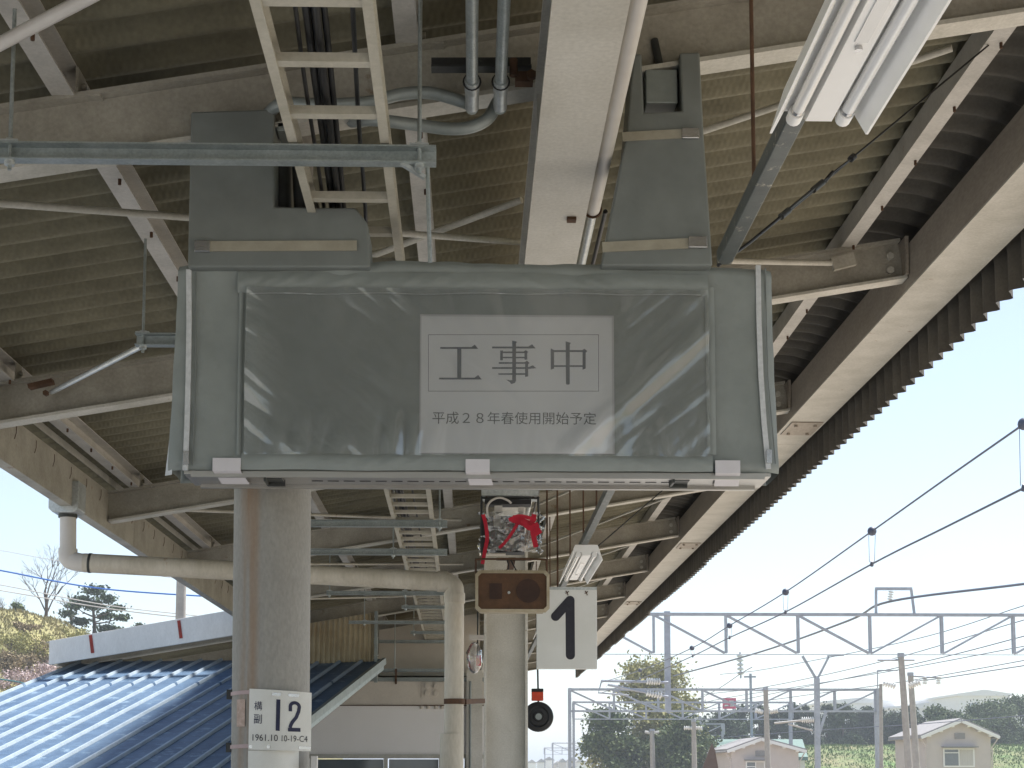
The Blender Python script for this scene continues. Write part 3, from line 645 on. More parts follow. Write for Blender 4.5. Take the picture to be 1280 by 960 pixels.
for i, (ya, yb, xa, xb, rods, lab) in enumerate(CHS):
    zc = LZ-.035 if i != 9 else 1.25
    c0 = atz(xa, ya, zc); c1 = atz(xb, ya, zc); yc = (c0.y+c1.y)/2
    h = (yb-ya)*yc/FPX; h = max(.03,min(.046,h))
    t = thing('channel_hanger', (c0.x, yc, zc+EYE-h), lab, 'hanger', 'cable tray hangers')
    MB().prism([], 0, 0) if False else None
    cm = MB().extr([(-.02,-h),(.02,-h),(.02,-h+.004),(-.016,-h+.004),(-.016,-.004),(.02,-.004),(.02,0),(-.02,0)], (c0.x,yc,zc+EYE), (c1.x,yc,zc+EYE)).build('channel', M['galv'], t)
    for rx in rods:
        q = atz(rx, (ya+yb)/2, zc); top = RB(q.x)+.28
        MB().tube([(q.x,yc,zc+EYE-h-.025),(q.x,yc,top)], .0055, 8).build('threaded_rod', M['galv'], t)
        n_ = MB(); hexbolt(n_, (q.x,yc,zc+EYE), .014, .012, (0,0,1)); n_.box((q.x-.025,yc-.022,zc+EYE+.0005),(q.x+.025,yc+.022,zc+EYE+.005)); n_.build('washer_nut', M['galvlight'], t); n_ = MB(); hexbolt(n_, (q.x,yc,zc+EYE-h), .014, -.012, (0,0,1)); n_.build('nut', M['galvlight'], t)
    if i == 0:
        a = at(500,203,yc); b = at(531,222,yc+.02); MB().bar(a,b,.014,.01).build('stay_bracket', M['galvlight'], t)
        MB().tube([at(534,200,yc+.03), at(537.5,328,yc+.03)], .0055, 8).build('threaded_rod', M['galv'], t)

# ================================================================ CONDUITS ROUND THE MAIN BEAM
def conduit(xt, yend, z, flex, lab, xb=None):
    e = atz(xb or xt, yend, z); s0 = Vector((e.x, .4, e.z)); t = thing('conduit', s0, lab, 'conduit', 'steel conduits beside the beam')
    MB().tube([s0, e], .0165, 12).build('pipe', M['galv'], t)
    c = MB(); c.tube([e, e+Vector((0,.05,-.012))], .021, 12); c.tube([e+Vector((0,.05,-.012)), e+Vector((0,.10,-.04))], .0195, 12)
    cp = c.build('coupling', M['galvlight'], t)
    MB().tube(arc((e.x,e.y+.012,e.z-.0), .024, 0, 2*math.pi, 16), .003, 5).build('clamp_ring', M['black'], cp)
    p = [e+Vector((0,.10,-.04))]+[at(q_[0],q_[1],q_[2] if len(q_) > 2 else e.y+.16) for q_ in flex]
    MB().tube(bez(p,8), .0185, 12).build('flexible_tube', M['conduit'], t); return e
e1 = conduit(591,100,1.93,[(588,131),(566,123),(535,116),(500,118),(460,128),(400,131,4.50),(352,130,4.55),(328,150,4.64)],'grey steel conduit left of the white beam, its hose arcing left','' or 590)
e2 = conduit(629,100,1.93,[(622,128),(610,148),(588,159),(560,161),(520,156),(470,150),(440,152,4.66)],'grey steel conduit nearest the white beam, its hose curling down left', 626)
c = MB(); q0, q1 = at(539,78,e1.y+.03), at(664,74,e1.y+.03); q1.z = q0.z+.004
c.extr([(-.022,-.022),(.022,-.022),(.022,-.016),(-.016,-.016),(-.016,.022),(-.022,.022)], q0, q1); t = thing('angle_bracket', q1, 'dark angle bracket carrying the two steel conduits beside the beam', 'bracket')
c.build('angle', M['darkmetal'], t)
c = MB(); q = at(655,99,e1.y+.03); c.cbox(q,(.05,.04,.03)); hexbolt(c, q+Vector((-.03,-.02,0)), .012, .05, (0,0,1)); hexbolt(c, q+Vector((.02,-.022,-.002)), .014, -.02, (0,1,0)); c.build('beam_clamp', M['rust'], t)
XP = .415; ZP = 1.83
e = atz(741,262,ZP); pv = thing('pvc_conduit', (e.x,.4,e.z), 'pale round conduit running along the right edge of the white beam', 'conduit')
XP = atz(741,262,ZP).x
MB().tube([(XP,.4,ZP+EYE),(XP,e.y,ZP+EYE)], .0235, 14).build('pipe', M['pvc'], pv)
MB().tube([(XP,e.y,ZP+EYE),(XP,26,ZP+EYE)], .0165, 10).build('thin_pipe', M['galvlight'], pv)
MB().tube([(XP+.05,e.y+.1,ZP+EYE+.03),(XP+.05,26,ZP+EYE+.03)], .008, 8).build('side_wire', M['black'], pv)
c = MB(); c.tube(arc((XP,e.y,ZP+EYE),.027,0,2*math.pi,16), .004, 5); c.tube([(XP-.03,e.y,ZP+EYE-.01),(XP-.075,e.y,ZP+EYE-.018)], .011, 8); c.cbox((XP-.07,e.y,ZP+EYE-.025),(.03,.035,.03)); c.build('beam_clip', M['rust'], pv)

# ================================================================ LIGHTING RAILS AND LAMPS
RZ = 1.363; RX = atz(907,318,RZ).x
rail_prof = [(-.02,-.02),(.02,-.02),(.02,.02),(-.02,.02)]
re = atz(906,322,RZ)
def rail(y0, y1, rods, lab, z=RZ):
    t = thing('lighting_rail', (RX,y0,z+EYE), lab, 'rail', 'lighting rails')
    MB().box((RX-.020,y0,z+EYE-.02),(RX+.020,y1,z+EYE+.02)).build('channel', M['rail'], t, bevel=.003)
    for yy in rods: MB().tube([(RX-.012,yy,z+EYE),(RX-.012,yy,RB(RX)+.25)], .005, 8).build('hanging_rod', M['rust'], t)
    return t
rail(.5, re.y, (1.6,3.62), 'dark grey lighting rail ending at the top right of the sign')
rail(6.9, 21.5, (7.6,8.4,9.4,10.7,13.5,16.4,19.3), 'far lighting rail hung on rusty rods beyond the sign')
def lamp(yf, lab, n):
    y0 = yf-1.25; z = RZ+EYE-.02
    t = thing('fluorescent_lamp', (RX,yf,z), lab, 'lamp', 'twin-tube lamps under the lighting rail')
    pf_ = [(-.098,-.092),(-.093,-.092),(-.068,-.046),(-.030,-.046),(-.026,-.066),(.026,-.066),(.030,-.046),(.068,-.046),(.093,-.092),(.098,-.092),(.068,-.001),(-.068,-.001)]
    h = MB().prism([(RX+.012+a, z+b) for a,b in pf_], y0, yf).build('reflector', M['lampwhite'], t)
    MB().box((RX+.000,y0+.35,z-.0690),(RX+.024,y0+.9,z-.0665)).build('centre_strip', M['porcelain'], h)
    c = MB(); hexbolt(c, (RX+.012,yf-.33,z-.0665), .007, -.007, (0,0,1)); c.build('screw', M['steel'], h)
    for s in (-1,1):
        x = RX+.012+s*.049; zz_ = z-.060
        MB().tube([(x,y0+.03,zz_),(x,yf-.03,zz_)], .0128, 14).build('tube', M['tubeglass'], t)
        for ye, d in ((y0,1),(yf,-1)):
            c = MB(); c.tube([(x,ye-d*.004,zz_),(x,ye+d*.035,zz_)], 0.0155, 14); c.box((x-.012,ye,zz_),(x+.012,ye+d*.03,z-.047)); c.build('socket', M['lampwhite'], t)
            c = MB(); c.tube([(x,ye+d*.036,zz_),(x,ye+d*.05,zz_)], .0134, 14); c.build('tube_cap', M['steel'], t)
    return t
lyf = atz(1010,160,RZ-.10).y
lamp(lyf, 'unlit twin-tube lamp in the top right corner, nearest the camera', 0)
lamp(10.75, 'unlit twin-tube lamp between the sign and the number one board', 1)
lamp(15.4, 'small far twin-tube lamp glimpsed behind the number one board', 2)
sw = thing('stay_wire', re, 'dark stay wire with turnbuckle from the lighting rail up to the eave', 'wire')
top = atx(1246,48,1.84); A = re+Vector((.0,0,-.015)); tk = A+(top-A)*.40; tk2 = A+(top-A)*.16
MB().tube([tk, top], .0035, 6).build('wire', M['black'], sw)
MB().tube([A+Vector((-.02,-.01,-.01)), A+(top-A)*.07, tk2], .005, 6).build('wire_loop', M['black'], sw)
c = MB(); d = (tk-tk2); o = Vector((.006,0,.008))
c.tube([tk2, tk2+d*.1+o, tk2+d*.45+o, tk2+d*.55], .0045, 6); c.tube([tk2, tk2+d*.1-o, tk2+d*.45-o, tk2+d*.55], .0045, 6); c.tube([tk2+d*.02, tk2+d*.12], .010, 8); c.tube([tk2+d*.45, tk2+d*.58], .010, 8)
c.build('turnbuckle', M['darkmetal'], sw)
c = MB(); c.tube([tk2+d*.55, tk2+d*.75+o, tk], .003, 5); c.tube([tk2+d*.55, tk2+d*.8-o, tk], .003, 5); c.tube([tk-d*.02, tk+d*.03], .011, 6); c.tube([tk2+d*.64-o, tk2+d*.67+o*2], .006, 6); c.build('wire_clip', M['black'], sw)
sw2 = thing('stay_wire', (RX,9.4,RZ+EYE), 'thin stay wire slanting from the second lamp up to the eave', 'wire')
MB().tube([(RX+.05,9.6,RZ+EYE-.05),(1.95,10.2,RB(1.9)+.1)], .004, 5).build('wire', M['black'], sw2)

# ================================================================ DRAIN PIPE
DY = 9.5; r0 = .0575
dp = thing('drain_pipe', at(568,960,DY), 'long cream drain pipe from the low eave, sloping behind the pole then dropping', 'pipe')
hq = at(84,629,DY); hw = .088
hp = MB(); hp.prism([(hq.x-hw,hq.z+.12),(hq.x+hw,hq.z+.12),(hq.x+hw,hq.z-.045),(hq.x+hw*.72,hq.z-.068),(hq.x-hw*.72,hq.z-.068),(hq.x-hw,hq.z-.045)], DY-.09, DY+.09); hp.build('hopper', M['galvlight'], dp, bevel=.004)
v0 = at(85,640,DY); v1 = at(85,692,DY); h0 = at(105,703.5,DY); h1 = at(553,727,DY); w0 = at(568,741,DY)
MB().tube([v0+Vector((0,0,.03)), v1], .048, 20).build('upper_pipe', M['pvc'], dp)
c = MB(); c.tube([v0+Vector((0,0,-.005)), v0+Vector((0,0,-.035))], .056, 20); c.build('hopper_collar', M['darkmetal'], dp)
MB().tube(bez([v1+Vector((0,0,.03)), v1, v1+Vector((.012,0,-.035)), h0+Vector((-.035,0,.004)), h0, h0+Vector((.03,0,-.002))],6), .0555, 20).build('elbow', M['pvc'], dp)
c = MB(); c.tube([h0+Vector((.03,0,-.001)), h0+Vector((.045,0,-.002))], .060, 20); c.build('joint_ring', M['darkmetal'], dp)
MB().tube([h0, h1], r0, 24).build('sloping_pipe', M['drain'], dp)
c = MB(); c.tube([h1+Vector((-.03,0,.001)), h1+Vector((.03,0,-.001))], r0+.006, 24); c.build('collar', M['drain'], dp)
MB().tube(bez([h1, h1+Vector((.025,0,-.002)), h1+Vector((.066,0,-.030)), Vector((w0.x,DY,h1.z-.09)), Vector((w0.x,DY,h1.z-.13))],6), r0, 24).build('elbow', M['drain'], dp)
wz = at(568,918,DY).z
MB().tube([(w0.x,DY,h1.z-.10),(w0.x,DY,wz)], r0, 24).build('downpipe', M['drain'], dp)
c = MB(); c.tube([(w0.x,DY,h1.z-.07),(w0.x,DY,h1.z-.13)], r0+.006, 24); c.build('collar', M['drain'], dp)
c = MB(); c.tube([(w0.x-.012,DY,wz+.004),(w0.x-.012,DY,0)], .070, 24); c.build('lower_sleeve', M['drain'], dp)
bq = at(568,877,DY); c = MB(); c.tube([bq+Vector((0,0,.016)), bq-Vector((0,0,.016))], r0+.005, 24); c.bar(bq+Vector((.06,.02,0)), at(604,876,DY+.8), .025, .03); c.build('pipe_band', M['rust'], dp)

# ================================================================ LOUDSPEAKER, WRAPPED DEVICE, NUMBER BOARD, HORN
SY = 9.0; VY = 9.5
a, b = at(594,765,SY), at(687,713,SY); cx = (a.x+b.x)/2; cz = (a.z+b.z)/2; hw, hh = (b.x-a.x)/2, (b.z-a.z)/2
lsp = thing('loudspeaker', (cx,SY,a.z), 'rusty rectangular loudspeaker hanging in front of the white column', 'loudspeaker')
def octo(hw, hh, c): return [(cx-hw+c,cz-hh),(cx+hw-c,cz-hh),(cx+hw,cz-hh+c),(cx+hw,cz+hh-c),(cx+hw-c,cz+hh),(cx-hw+c,cz+hh),(cx-hw,cz+hh-c),(cx-hw,cz-hh+c)]
MB().prism(octo(hw-.01,hh-.012,.02), SY+.015, SY+.22).build('cabinet', M['speakerbody'], lsp, bevel=.004)
fo, fi = octo(hw,hh,.022), octo(hw-.017,hh-.017,.018); fr = MB(); n = 8
fr.add([(x,SY,z) for x,z in fo]+[(x,SY-.006,z) for x,z in fi]+[(x,SY+.03,z) for x,z in fo]+[(x,SY+.014,z) for x,z in fi], [(i,(i+1)%n,n+(i+1)%n,n+i) for i in range(n)]+[(2*n+i,2*n+(i+1)%n,(i+1)%n,i) for i in range(n)]+[(n+i,n+(i+1)%n,3*n+(i+1)%n,3*n+i) for i in range(n)])
fr.build('front_frame', M['speakerbody'], lsp)
MB().prism(octo(hw-.016,hh-.016,.018), SY+.004, SY+.014).build('grille', M['grille'], lsp)
gx = cx+hw*.42; g = MB(); g.tube([(gx,SY+.0035,cz+.002),(gx,SY+.0005,cz+.002)], .068, 32); g.build('woofer', M['grille2'], lsp)
g = MB(); g.box((cx-hw*.62,SY+.002,cz-.045),(cx-hw*.28,SY+.0038,cz+.045)); g.build('tweeter', M['grille2'], lsp)
g = MB(); g.tube([(cx-.02,SY+.003,cz-.008),(cx-.02,SY-.003,cz-.008)], .008, 10); g.build('badge', M['galvlight'], lsp)
br = MB(); zb = at(640,697,SY).z; xa_, xb_ = at(595,712,SY).x, at(684,712,SY).x
br.tube(bez([(xa_,SY+.08,cz+.02),(xa_,SY+.08,zb-.02),(xa_+.015,SY+.08,zb),(cx,SY+.08,zb+.002),(xb_-.015,SY+.08,zb),(xb_,SY+.08,zb-.02),(xb_,SY+.08,cz+.02)],5), .006, 6); br.box((cx-.09,SY+.06,zb-.004),(cx+.11,SY+.10,zb+.008)); br.build('yoke', M['rust'], lsp)
c = MB(); c.tube(bez([(cx-.03,SY+.08,zb),(cx-.02,SY+.06,zb-.05),(cx-.05,SY+.1,cz+hh)],5), .004, 5); c.tube(bez([(cx-.01,SY+.08,zb),(cx+.01,SY+.06,zb-.04),(cx+.03,SY+.1,cz+hh)],5), .004, 5); c.build('wire', M['black'], lsp)
MB().bar((cx,SY+.08,zb+.006),(cx,VY+.06,zb+.006), .04, .012).build('support_arm', M['rust'], lsp)
c = MB()
for q in range(16): c.box((cx-hw*.55+q*.014, SY+.03, cz+hh-.012),(cx-hw*.55+q*.014+.006, SY+.15, cz+hh+.008))
c.build('heat_fins', M['speakerbody'], lsp)
VY = 9.5
dv = thing('wrapped_device', at(637,692,VY), 'display device wrapped in clear plastic and red tape under the sign', 'display')
q0, q1 = at(602,690,VY), at(656,645,VY); MB().box((q0.x,VY,q0.z),(q1.x,VY+.14,q1.z)).build('case', M['black'], dv, bevel=.005)
q0, q1 = at(605,694,VY+.1), at(632,684,VY+.1); MB().box((q0.x,VY+.05,q0.z),(q1.x,VY+.13,q1.z)).build('lower_box', M['wallbeige'], dv)
q0, q1 = at(602,620,VY), at(673,598,VY); MB().box((q0.x,VY-.02,q0.z),(q1.x,VY+.2,q1.z)).build('top_panel', M['galvlight'], dv)
c = MB(); fz = at(640,622,VY).z; x0_, x1_ = at(602,622,VY).x, at(673,622,VY).x; zb_ = at(640,690,VY).z
c.tube(bez([(x0_,VY+.02,zb_),(x0_,VY+.02,fz-.02),(x0_+.015,VY+.02,fz),((x0_+x1_)/2,VY+.02,fz+.001),(x1_-.015,VY+.02,fz),(x1_,VY+.02,fz-.02),(x1_,VY+.02,zb_)],5), .007, 6); c.build('hanger_frame', M['darkmetal'], dv)
q0, q1 = at(606,630,VY), at(664,624,VY); MB().box((q0.x,VY+.0,q0.z),(q1.x,VY+.12,q1.z)).build('mount_bar', M['black'], dv)
c = MB(); q0, q1 = at(618,640,VY), at(628,632,VY); c.box((q0.x,VY,q0.z),(q1.x,VY+.05,q1.z)); q0, q1 = at(617,660,VY), at(626,645,VY); c.box((q0.x,VY-.02,q0.z),(q1.x,VY+.0,q1.z)); q0, q1 = at(648,641,VY), at(655,634,VY); c.box((q0.x,VY-.01,q0.z),(q1.x,VY+.05,q1.z)); c.build('junction_block', M['pvc'], dv)
for xx in (x0_+.03, x1_-.03): MB().tube([(xx,VY+.02,fz),(xx,VY+.02,BZ)], .007, 6).build('hanging_rod', M['rust'], dv)
c = MB(); c.tube(bez([at(610,646,VY-.02),at(609,634,VY-.03),at(614,626,VY-.03),at(624,622,VY-.03),at(634,625,VY-.03),at(639,629,VY-.02)],6), .007, 7); c.tube(bez([at(625,662,VY-.03),at(629,656,VY-.03),at(632,655,VY-.03),at(630,664,VY-.03)],5), .004, 6); c.build('white_cable', M['pvc'], dv)
def crumple(u, v):
    a0 = -1.75+3.5*u; x = at(637,665,VY).x+.17*math.sin(a0); z = zb_+(at(640,640,VY).z-zb_)*v; r = 1+.22*wob(u*7,v*7,1,3)+.18*wob(u*17,v*15,1,5)
    return Vector((at(637,665,VY).x+.165*math.sin(a0)*r+.02*(u>.7), VY+.06-.115*math.cos(a0)*r*.9, z+.03*wob(u*9,v*5,1,9)))
c = MB(); c.grid(crumple, 60, 26, True); c.build('plastic_wrap', M['film'], dv)
RN = [0]
def redstrip(pts, wd):
    RN[0] += 1; c = MB(); q = bez([at(x,y,VY-.09-.006*RN[0]) for x,y in pts],6)
    for i in range(len(q)-1):
        d_ = (q[i+1]-q[i]); n_ = Vector((-d_.z,0,d_.x)).normalized()*wd/2
        if i == 0: pr0 = n_
        c.add([q[i]+pr0, q[i]-pr0, q[i+1]-n_, q[i+1]+n_], [(0,1,2,3)]); pr0 = n_
    c.build('red_tape', M['redtape'], dv)
redstrip([(604,643),(607,655),(609,672),(607,684),(603,705)], .022); redstrip([(649,651),(640,666),(632,677),(624,685)], .018); redstrip([(640,648),(655,653),(667,658),(674,668)], .045)
redstrip([(668,643),(665,655),(667,670),(670,684)], .030); redstrip([(636,650),(650,645),(670,650)], .022); redstrip([(652,650),(662,660),(673,655)], .03)
NY = 10.0
a, b = at(671,836,NY), at(746,735,NY)
nb = thing('number_board', (a.x,NY,a.z), 'white hanging board with a big black number one', 'sign')
MB().box((a.x,NY,a.z),(b.x,NY+.06,b.z)).build('board', M['signwhite'], nb, bevel=.003)
def nf_(x, y): q = at(560+x/4, 590+y/4, NY-.0008); return q
stroke([(612,915),(610,642)], 46, nf_, 'digit', M['ink'], nb, True); stroke([(610,642),(538,722)], 46, lambda x,y: nf_(x,y)+Vector((0,-.0008,0)), 'digit', M['ink'], nb, True)
MB().box((a.x,NY-.004,b.z-.012),(b.x,NY+.064,b.z+.006)).build('top_frame', M['galvlight'], nb)
for xx in (685,709,733):
    q = at(xx,741,NY-.004); c = MB(); c.tube([q+Vector((-.008,0,.012)),q,q+Vector((.006,0,-.016))], .003, 5); c.tube([q+Vector((.01,0,.01)),q,q+Vector((-.01,0,-.004))], .0025, 5); c.build('tie_wire', M['rust'], nb)
for xx in (684,697):
    q = at(xx,737,NY+.03); MB().tube([q, Vector((q.x,q.y,RB(q.x)+.02))], .006, 6).build('hanging_rod', M['rust'], nb)
HY = 15.0
hc = at(673,896,HY); hr = .142
hn = thing('hanging_disc', hc-Vector((0,0,hr)), 'black round disc on a cord with an orange box below the number one board', 'disc')
pts = [(0,-.05),(.045,-.05),(.05,-.03),(.085,-.028),(.10,-.04),(.135,-.03),(hr,0),(.13,.03),(0,.035)]
c = MB(); seg = 32
for i in range(len(pts)-1):
    (r1,y1),(r2,y2) = pts[i], pts[i+1]
    c.add([hc+Vector((r1*math.cos(2*math.pi*k/seg),y1,r1*math.sin(2*math.pi*k/seg))) for k in range(seg)]+[hc+Vector((r2*math.cos(2*math.pi*k/seg),y2,r2*math.sin(2*math.pi*k/seg))) for k in range(seg)], [(k,(k+1)%seg,seg+(k+1)%seg,seg+k) for k in range(seg)], True)
c.build('disc', M['black'], hn)
c = MB(); c.tube([hc+Vector((0,-.05,0)),hc+Vector((0,-.058,0))], .03, 16); c.build('hub', M['conduit'], hn)
q0, q1 = at(664.5,876,HY), at(679,865,HY); MB().box((q0.x,HY-.05,q0.z),(q1.x,HY+.05,q1.z)).build('orange_box', M['orange'], hn, bevel=.006)
q2 = at(679,861,HY); MB().box((q0.x,HY-.055,q1.z),(q1.x,HY+.055,q2.z)).build('box_lid', M['black'], hn)
MB().tube([hc+Vector((-.0,0,.1)), Vector((at(671,830,HY).x,HY,RZ+EYE))], .009, 7).build('cord', M['black'], hn)

# ================================================================ STAIR ROOF (BLUE) AND WIDE CANOPY FASCIA
fb = MB()
fb.add([(X, y_, RB(X)+dz) for y_ in (17.93,17.98) for X, dz in ((-4.72,-.03),(-2.40,-.05),(-2.40,.245),(-4.72,.235))], [(0,1,2,3),(7,6,5,4),(0,4,5,1),(3,2,6,7),(0,3,7,4),(1,5,6,2)])
fo_ = fb.build('front_fascia', M['fascia'], can, bevel=.004)
for px_ in (114,224):
    X = at(px_,795,17.92).x; c = MB(); c.bar((X-.01,17.925,RB(X)+.22),(X+.02,17.925,RB(X)+.02), .012, .035); c.build('gutter_strap', M['redmark'], fo_)
MB().extr(lp, (-4.70,18,RB(-4.7)-.02), (-4.70,YE,RB(-4.7)-.02)).build('eave_channel', M['rafter'], can)
az = R_(9.1); gx_, gy_ = math.sin(az), math.cos(az); ev = Vector((math.cos(az),-math.sin(az),0)); gv = Vector((gx_,gy_,.236))
TP = at(470,833,18.0)
sr = thing('stair_roof', TP+gv*-6.5, 'sloping blue metal roof with raised seams at lower left', 'roof')
RW = .245; NP = 15
fp = MB(); p00 = TP+ev*(-RW)+gv*-6.6; 
pan = MB(); q = [TP+ev*(-RW+.002)+gv*-6.6, TP+ev*-.002+gv*-6.6, TP+ev*-.002+gv*.5, TP+ev*(-RW+.002)+gv*.5]; nn = Vector((-gv.x*.236,-gv.y*.236,1)).normalized()
def panelmesh(i):
    a = -RW*(i+1); m_ = MB(); L0, L1 = -6.6, .5
    for (u0,u1,h) in ((a+.017,a+RW-.017,0),):
        m_.grid(lambda u,v: TP+ev*(u0+(u1-u0)*u)+gv*(L0+(L1-L0)*v)+nn*(.006*wob(v*7,i*3.7,1)+.0015*wob(u*3,v*20+i,1)), 4, 40)
    po = m_.build('roof_panel', M['blueroof'], sr)
    r_ = MB(); x_ = a
    s0, s1 = TP+ev*x_+gv*L0, TP+ev*x_+gv*L1
    r_.extr([(-.02,-.01),(.02,-.01),(.02,.004),(.010,.027),(-.010,.027),(-.02,.004)], s0, s1, nn); r_.build('seam', M['bluerib'], po)
    j_ = MB(); s_ = TP+ev*x_+gv*(-1.1); j_.extr([(-.022,-.01),(.022,-.01),(.022,.006),(.012,.030),(-.012,.030),(-.022,.006)], s_, s_+gv*.05, nn); j_.build('seam_clip', M['blueroof'], po)
for i in range(NP): panelmesh(i)
c = MB(); c.extr([(-.02,-.035),(.02,-.035),(.02,.04),(-.02,.04)], TP+ev*.02+gv*-6.6, TP+ev*.02+gv*.35, nn); c.build('rake_trim', M['conduit'], sr)
c = MB(); c.extr([(-.02,-.05),(.02,-.05),(.02,0),(-.02,0)], TP+ev*.0+gv*-6.6-nn*.04, TP+gv*.3-nn*.04, nn); c.build('rake_board', M['galv'], sr)
lft = ev*(-RW*NP)
for s in (Vector((0,0,0)), lft):
    for b_ in ((-6.0, -3.2, -.4) if s.length > 1 else (-6.0,)):
        q = TP+s+gv*b_+ev*(.05 if s.length > 1 else -.08); MB().box((q.x-.05,q.y-.05,0),(q.x+.05,q.y+.05,q.z-.03)).build('post', M['galv'], sr)
c = MB(); A_ = TP+lft+gv*-6.2; B_ = TP+lft+gv*.3; c.add([(A_.x+.06,A_.y,0),(B_.x+.06,B_.y,0),(B_.x+.06,B_.y,B_.z-.05),(A_.x+.06,A_.y,A_.z-.05),(A_.x+.10,A_.y,0),(B_.x+.10,B_.y,0),(B_.x+.10,B_.y,B_.z-.05),(A_.x+.10,A_.y,A_.z-.05)], [(0,1,2,3),(4,7,6,5),(0,4,5,1),(3,2,6,7),(0,3,7,4),(1,5,6,2)]); c.build('side_wall', M['corrbeige'], sr)
# ribbed infill between stair roof and canopy
inf = MB(); xa_, xb_ = -2.42, at(467,815,18.35).x; zb0 = TP.z+.02; n = 260; vs = []
for i in range(n+1):
    X = xa_+(xb_-xa_)*i/n; yv = 18.35+.012*max(-.7,min(.7,1.4*math.sin(2*math.pi*X/.058))); vs += [(X,yv,zb0-.05),(X,yv,RB(X)-.01)]
inf.add(vs, [(2*i,2*i+2,2*i+3,2*i+1) for i in range(n)]); inf.build('ribbed_infill', M['corrbeige'], sr)
q = at(468,815,18.33); MB().box((q.x-.0,18.30,q.z-.35),(q.x+.035,18.38,RB(q.x))).build('corner_post', M['conduit'], sr)

# ================================================================ WHITE BUILDING UNDER THE CANOPY
WY = 20.0; W = lambda x, y, d=0: at(x, y, WY-d)
wr_ = thing('waiting_room', (W(500,900).x,WY,0), 'white panelled building with bolted steel beam at the end of the canopy', 'building')
xl_, xr_ = W(330,900).x, W(612,900).x
zA, zB, zC, zD = W(500,943).z, W(500,882).z, W(500,852).z, W(500,846).z
MB().box((xl_,WY,zA),(xr_,WY+.1,zB-.004)).build('wall_panel', M['wallwhite'], wr_)
MB().box((xl_,WY-.02,zB),(xr_,WY+.1,zC)).build('steel_beam', M['wallbeige'], wr_)
MB().box((xl_,WY-.035,zB-.004),(xr_,WY+.08,zB+.006)).build('beam_flange', M['rust'], wr_)
MB().box((xl_,WY-.05,zC+.001),(xr_,WY+.1,zC+.05)).build('top_flange', M['conduit'], wr_)
q0, q1 = W(527,873), W(555,853); spn = MB(); spn.box((q0.x,WY-.032,q0.z),(q1.x,WY-.0205,q1.z)); so2 = spn.build('splice_plate', M['wallbeige'], wr_)
for xx in (534,545):
    for yy in (858,867):
        c = MB(); hexbolt(c, W(xx,yy,.032), .032, -.03, (0,1,0)); c.build('bolt', M['wallbeige'], so2)
for xx in (527,535,545,553,566,576):
    c = MB(); q = W(xx,881,.02); hexbolt(c, (q.x,WY-.02,zB-.005), .024, -.035, (0,0,1)); c.build('bolt', M['wallbeige'], wr_)
for xx in (412,495):
    c = MB(); q = W(xx,880 if xx == 412 else 846,.06); c.box((q.x-.012,q.y-.01,q.z-.09),(q.x+.012,q.y+.01,q.z+.10)); c.build('hook_bolt', M['rust'], wr_)
gq0, gq1 = W(470,836), W(600,836)
gb = MB(); gb.add([(gq0.x,WY+.6,zC+.05),(gq1.x,WY+.6,zC+.05),(gq1.x,WY+.6,RB(gq1.x)-.005),(gq0.x,WY+.6,RB(gq0.x)-.005)], [(0,1,2,3)]); gb.add([(gq0.x,WY+.68,zC+.05),(gq1.x,WY+.68,zC+.05),(gq1.x,WY+.68,RB(gq1.x)-.005),(gq0.x,WY+.68,RB(gq0.x)-.005)], [(3,2,1,0)]); gb.build('gable_panel', M['wallbeige'], wr_)
MB().box((gq0.x,WY+.3,zC+.09),(gq1.x,WY+.6,zC+.13)).build('gable_ledge', M['cream'], wr_)
MB().box((xl_,WY-.03,zA-.05),(xr_,WY+.1,zA)).build('window_head', M['cream'], wr_)
z2 = 1.0
for xx in (390,482,551,583):
    q = W(xx,950); MB().box((q.x-.025,WY-.02,z2),(q.x+.025,WY+.06,zA-.051)).build('mullion', M['cream'], wr_)
for xa2, xb2 in ((394,479),(486,548)):
    q0, q1 = W(xa2,950), W(xb2,950); p_ = MB().box((q0.x,WY+.03,z2),(q1.x,WY+.04,zA-.06)).build('window_pane', M['glassdark'], wr_)
MB().box((xl_,WY,0),(xr_,WY+.1,z2)).build('lower_wall', M['wallwhite'], wr_)
MB().box((xr_-.1,WY+.11,0),(xr_,WY+6,zC)).build('side_wall', M['wallwhite'], wr_); MB().box((xl_,WY+.11,0),(xl_+.1,WY+6,zC)).build('side_wall', M['wallwhite'], wr_)
MB().box((xl_,WY+.1,zC),(xr_,WY+6,zC+.05)).build('ceiling_slab', M['wallbeige'], wr_)
q0, q1 = W(583,960), W(603,838); MB().box((q0.x,WY-.12,0),(q1.x,WY-.03,q1.z)).build('pilaster', M['beamwhite'], wr_)
c = MB(); q = W(588,870,.13); c.tube([(q.x,WY-.14,1.2),(q.x,WY-.14,zC)], .012, 6); c.build('wall_conduit', M['conduit'], wr_)
wd2 = thing('wrapped_lamp', at(596,825,17), 'small far device in plastic and red tape between drain pipe and column', 'device')
c = MB(); c.grid(lambda u,v: at(593,822,17)+Vector(((.085+.03*wob(u*9,v*9,1))*math.sin(2*math.pi*u)*math.sin(math.pi*v), .08*math.cos(2*math.pi*u)*math.sin(math.pi*v), .17*math.cos(math.pi*v))), 16, 10); c.build('plastic_wrap', M['film'], wd2)
c = MB(); c.cbox(at(597,826,17)+Vector((.01,-.02,0)), (.05,.06,.11)); c.build('red_body', M['redtape'], wd2)
c = MB(); q = at(597,826,17); c.tube([q,(q.x,q.y,RB(q.x)+.05)], .008, 6); c.build('rod', M['darkmetal'], wd2); MB().cbox(at(596,797,17),(.16,.1,.05)).build('mount', M['pvc'], wd2)

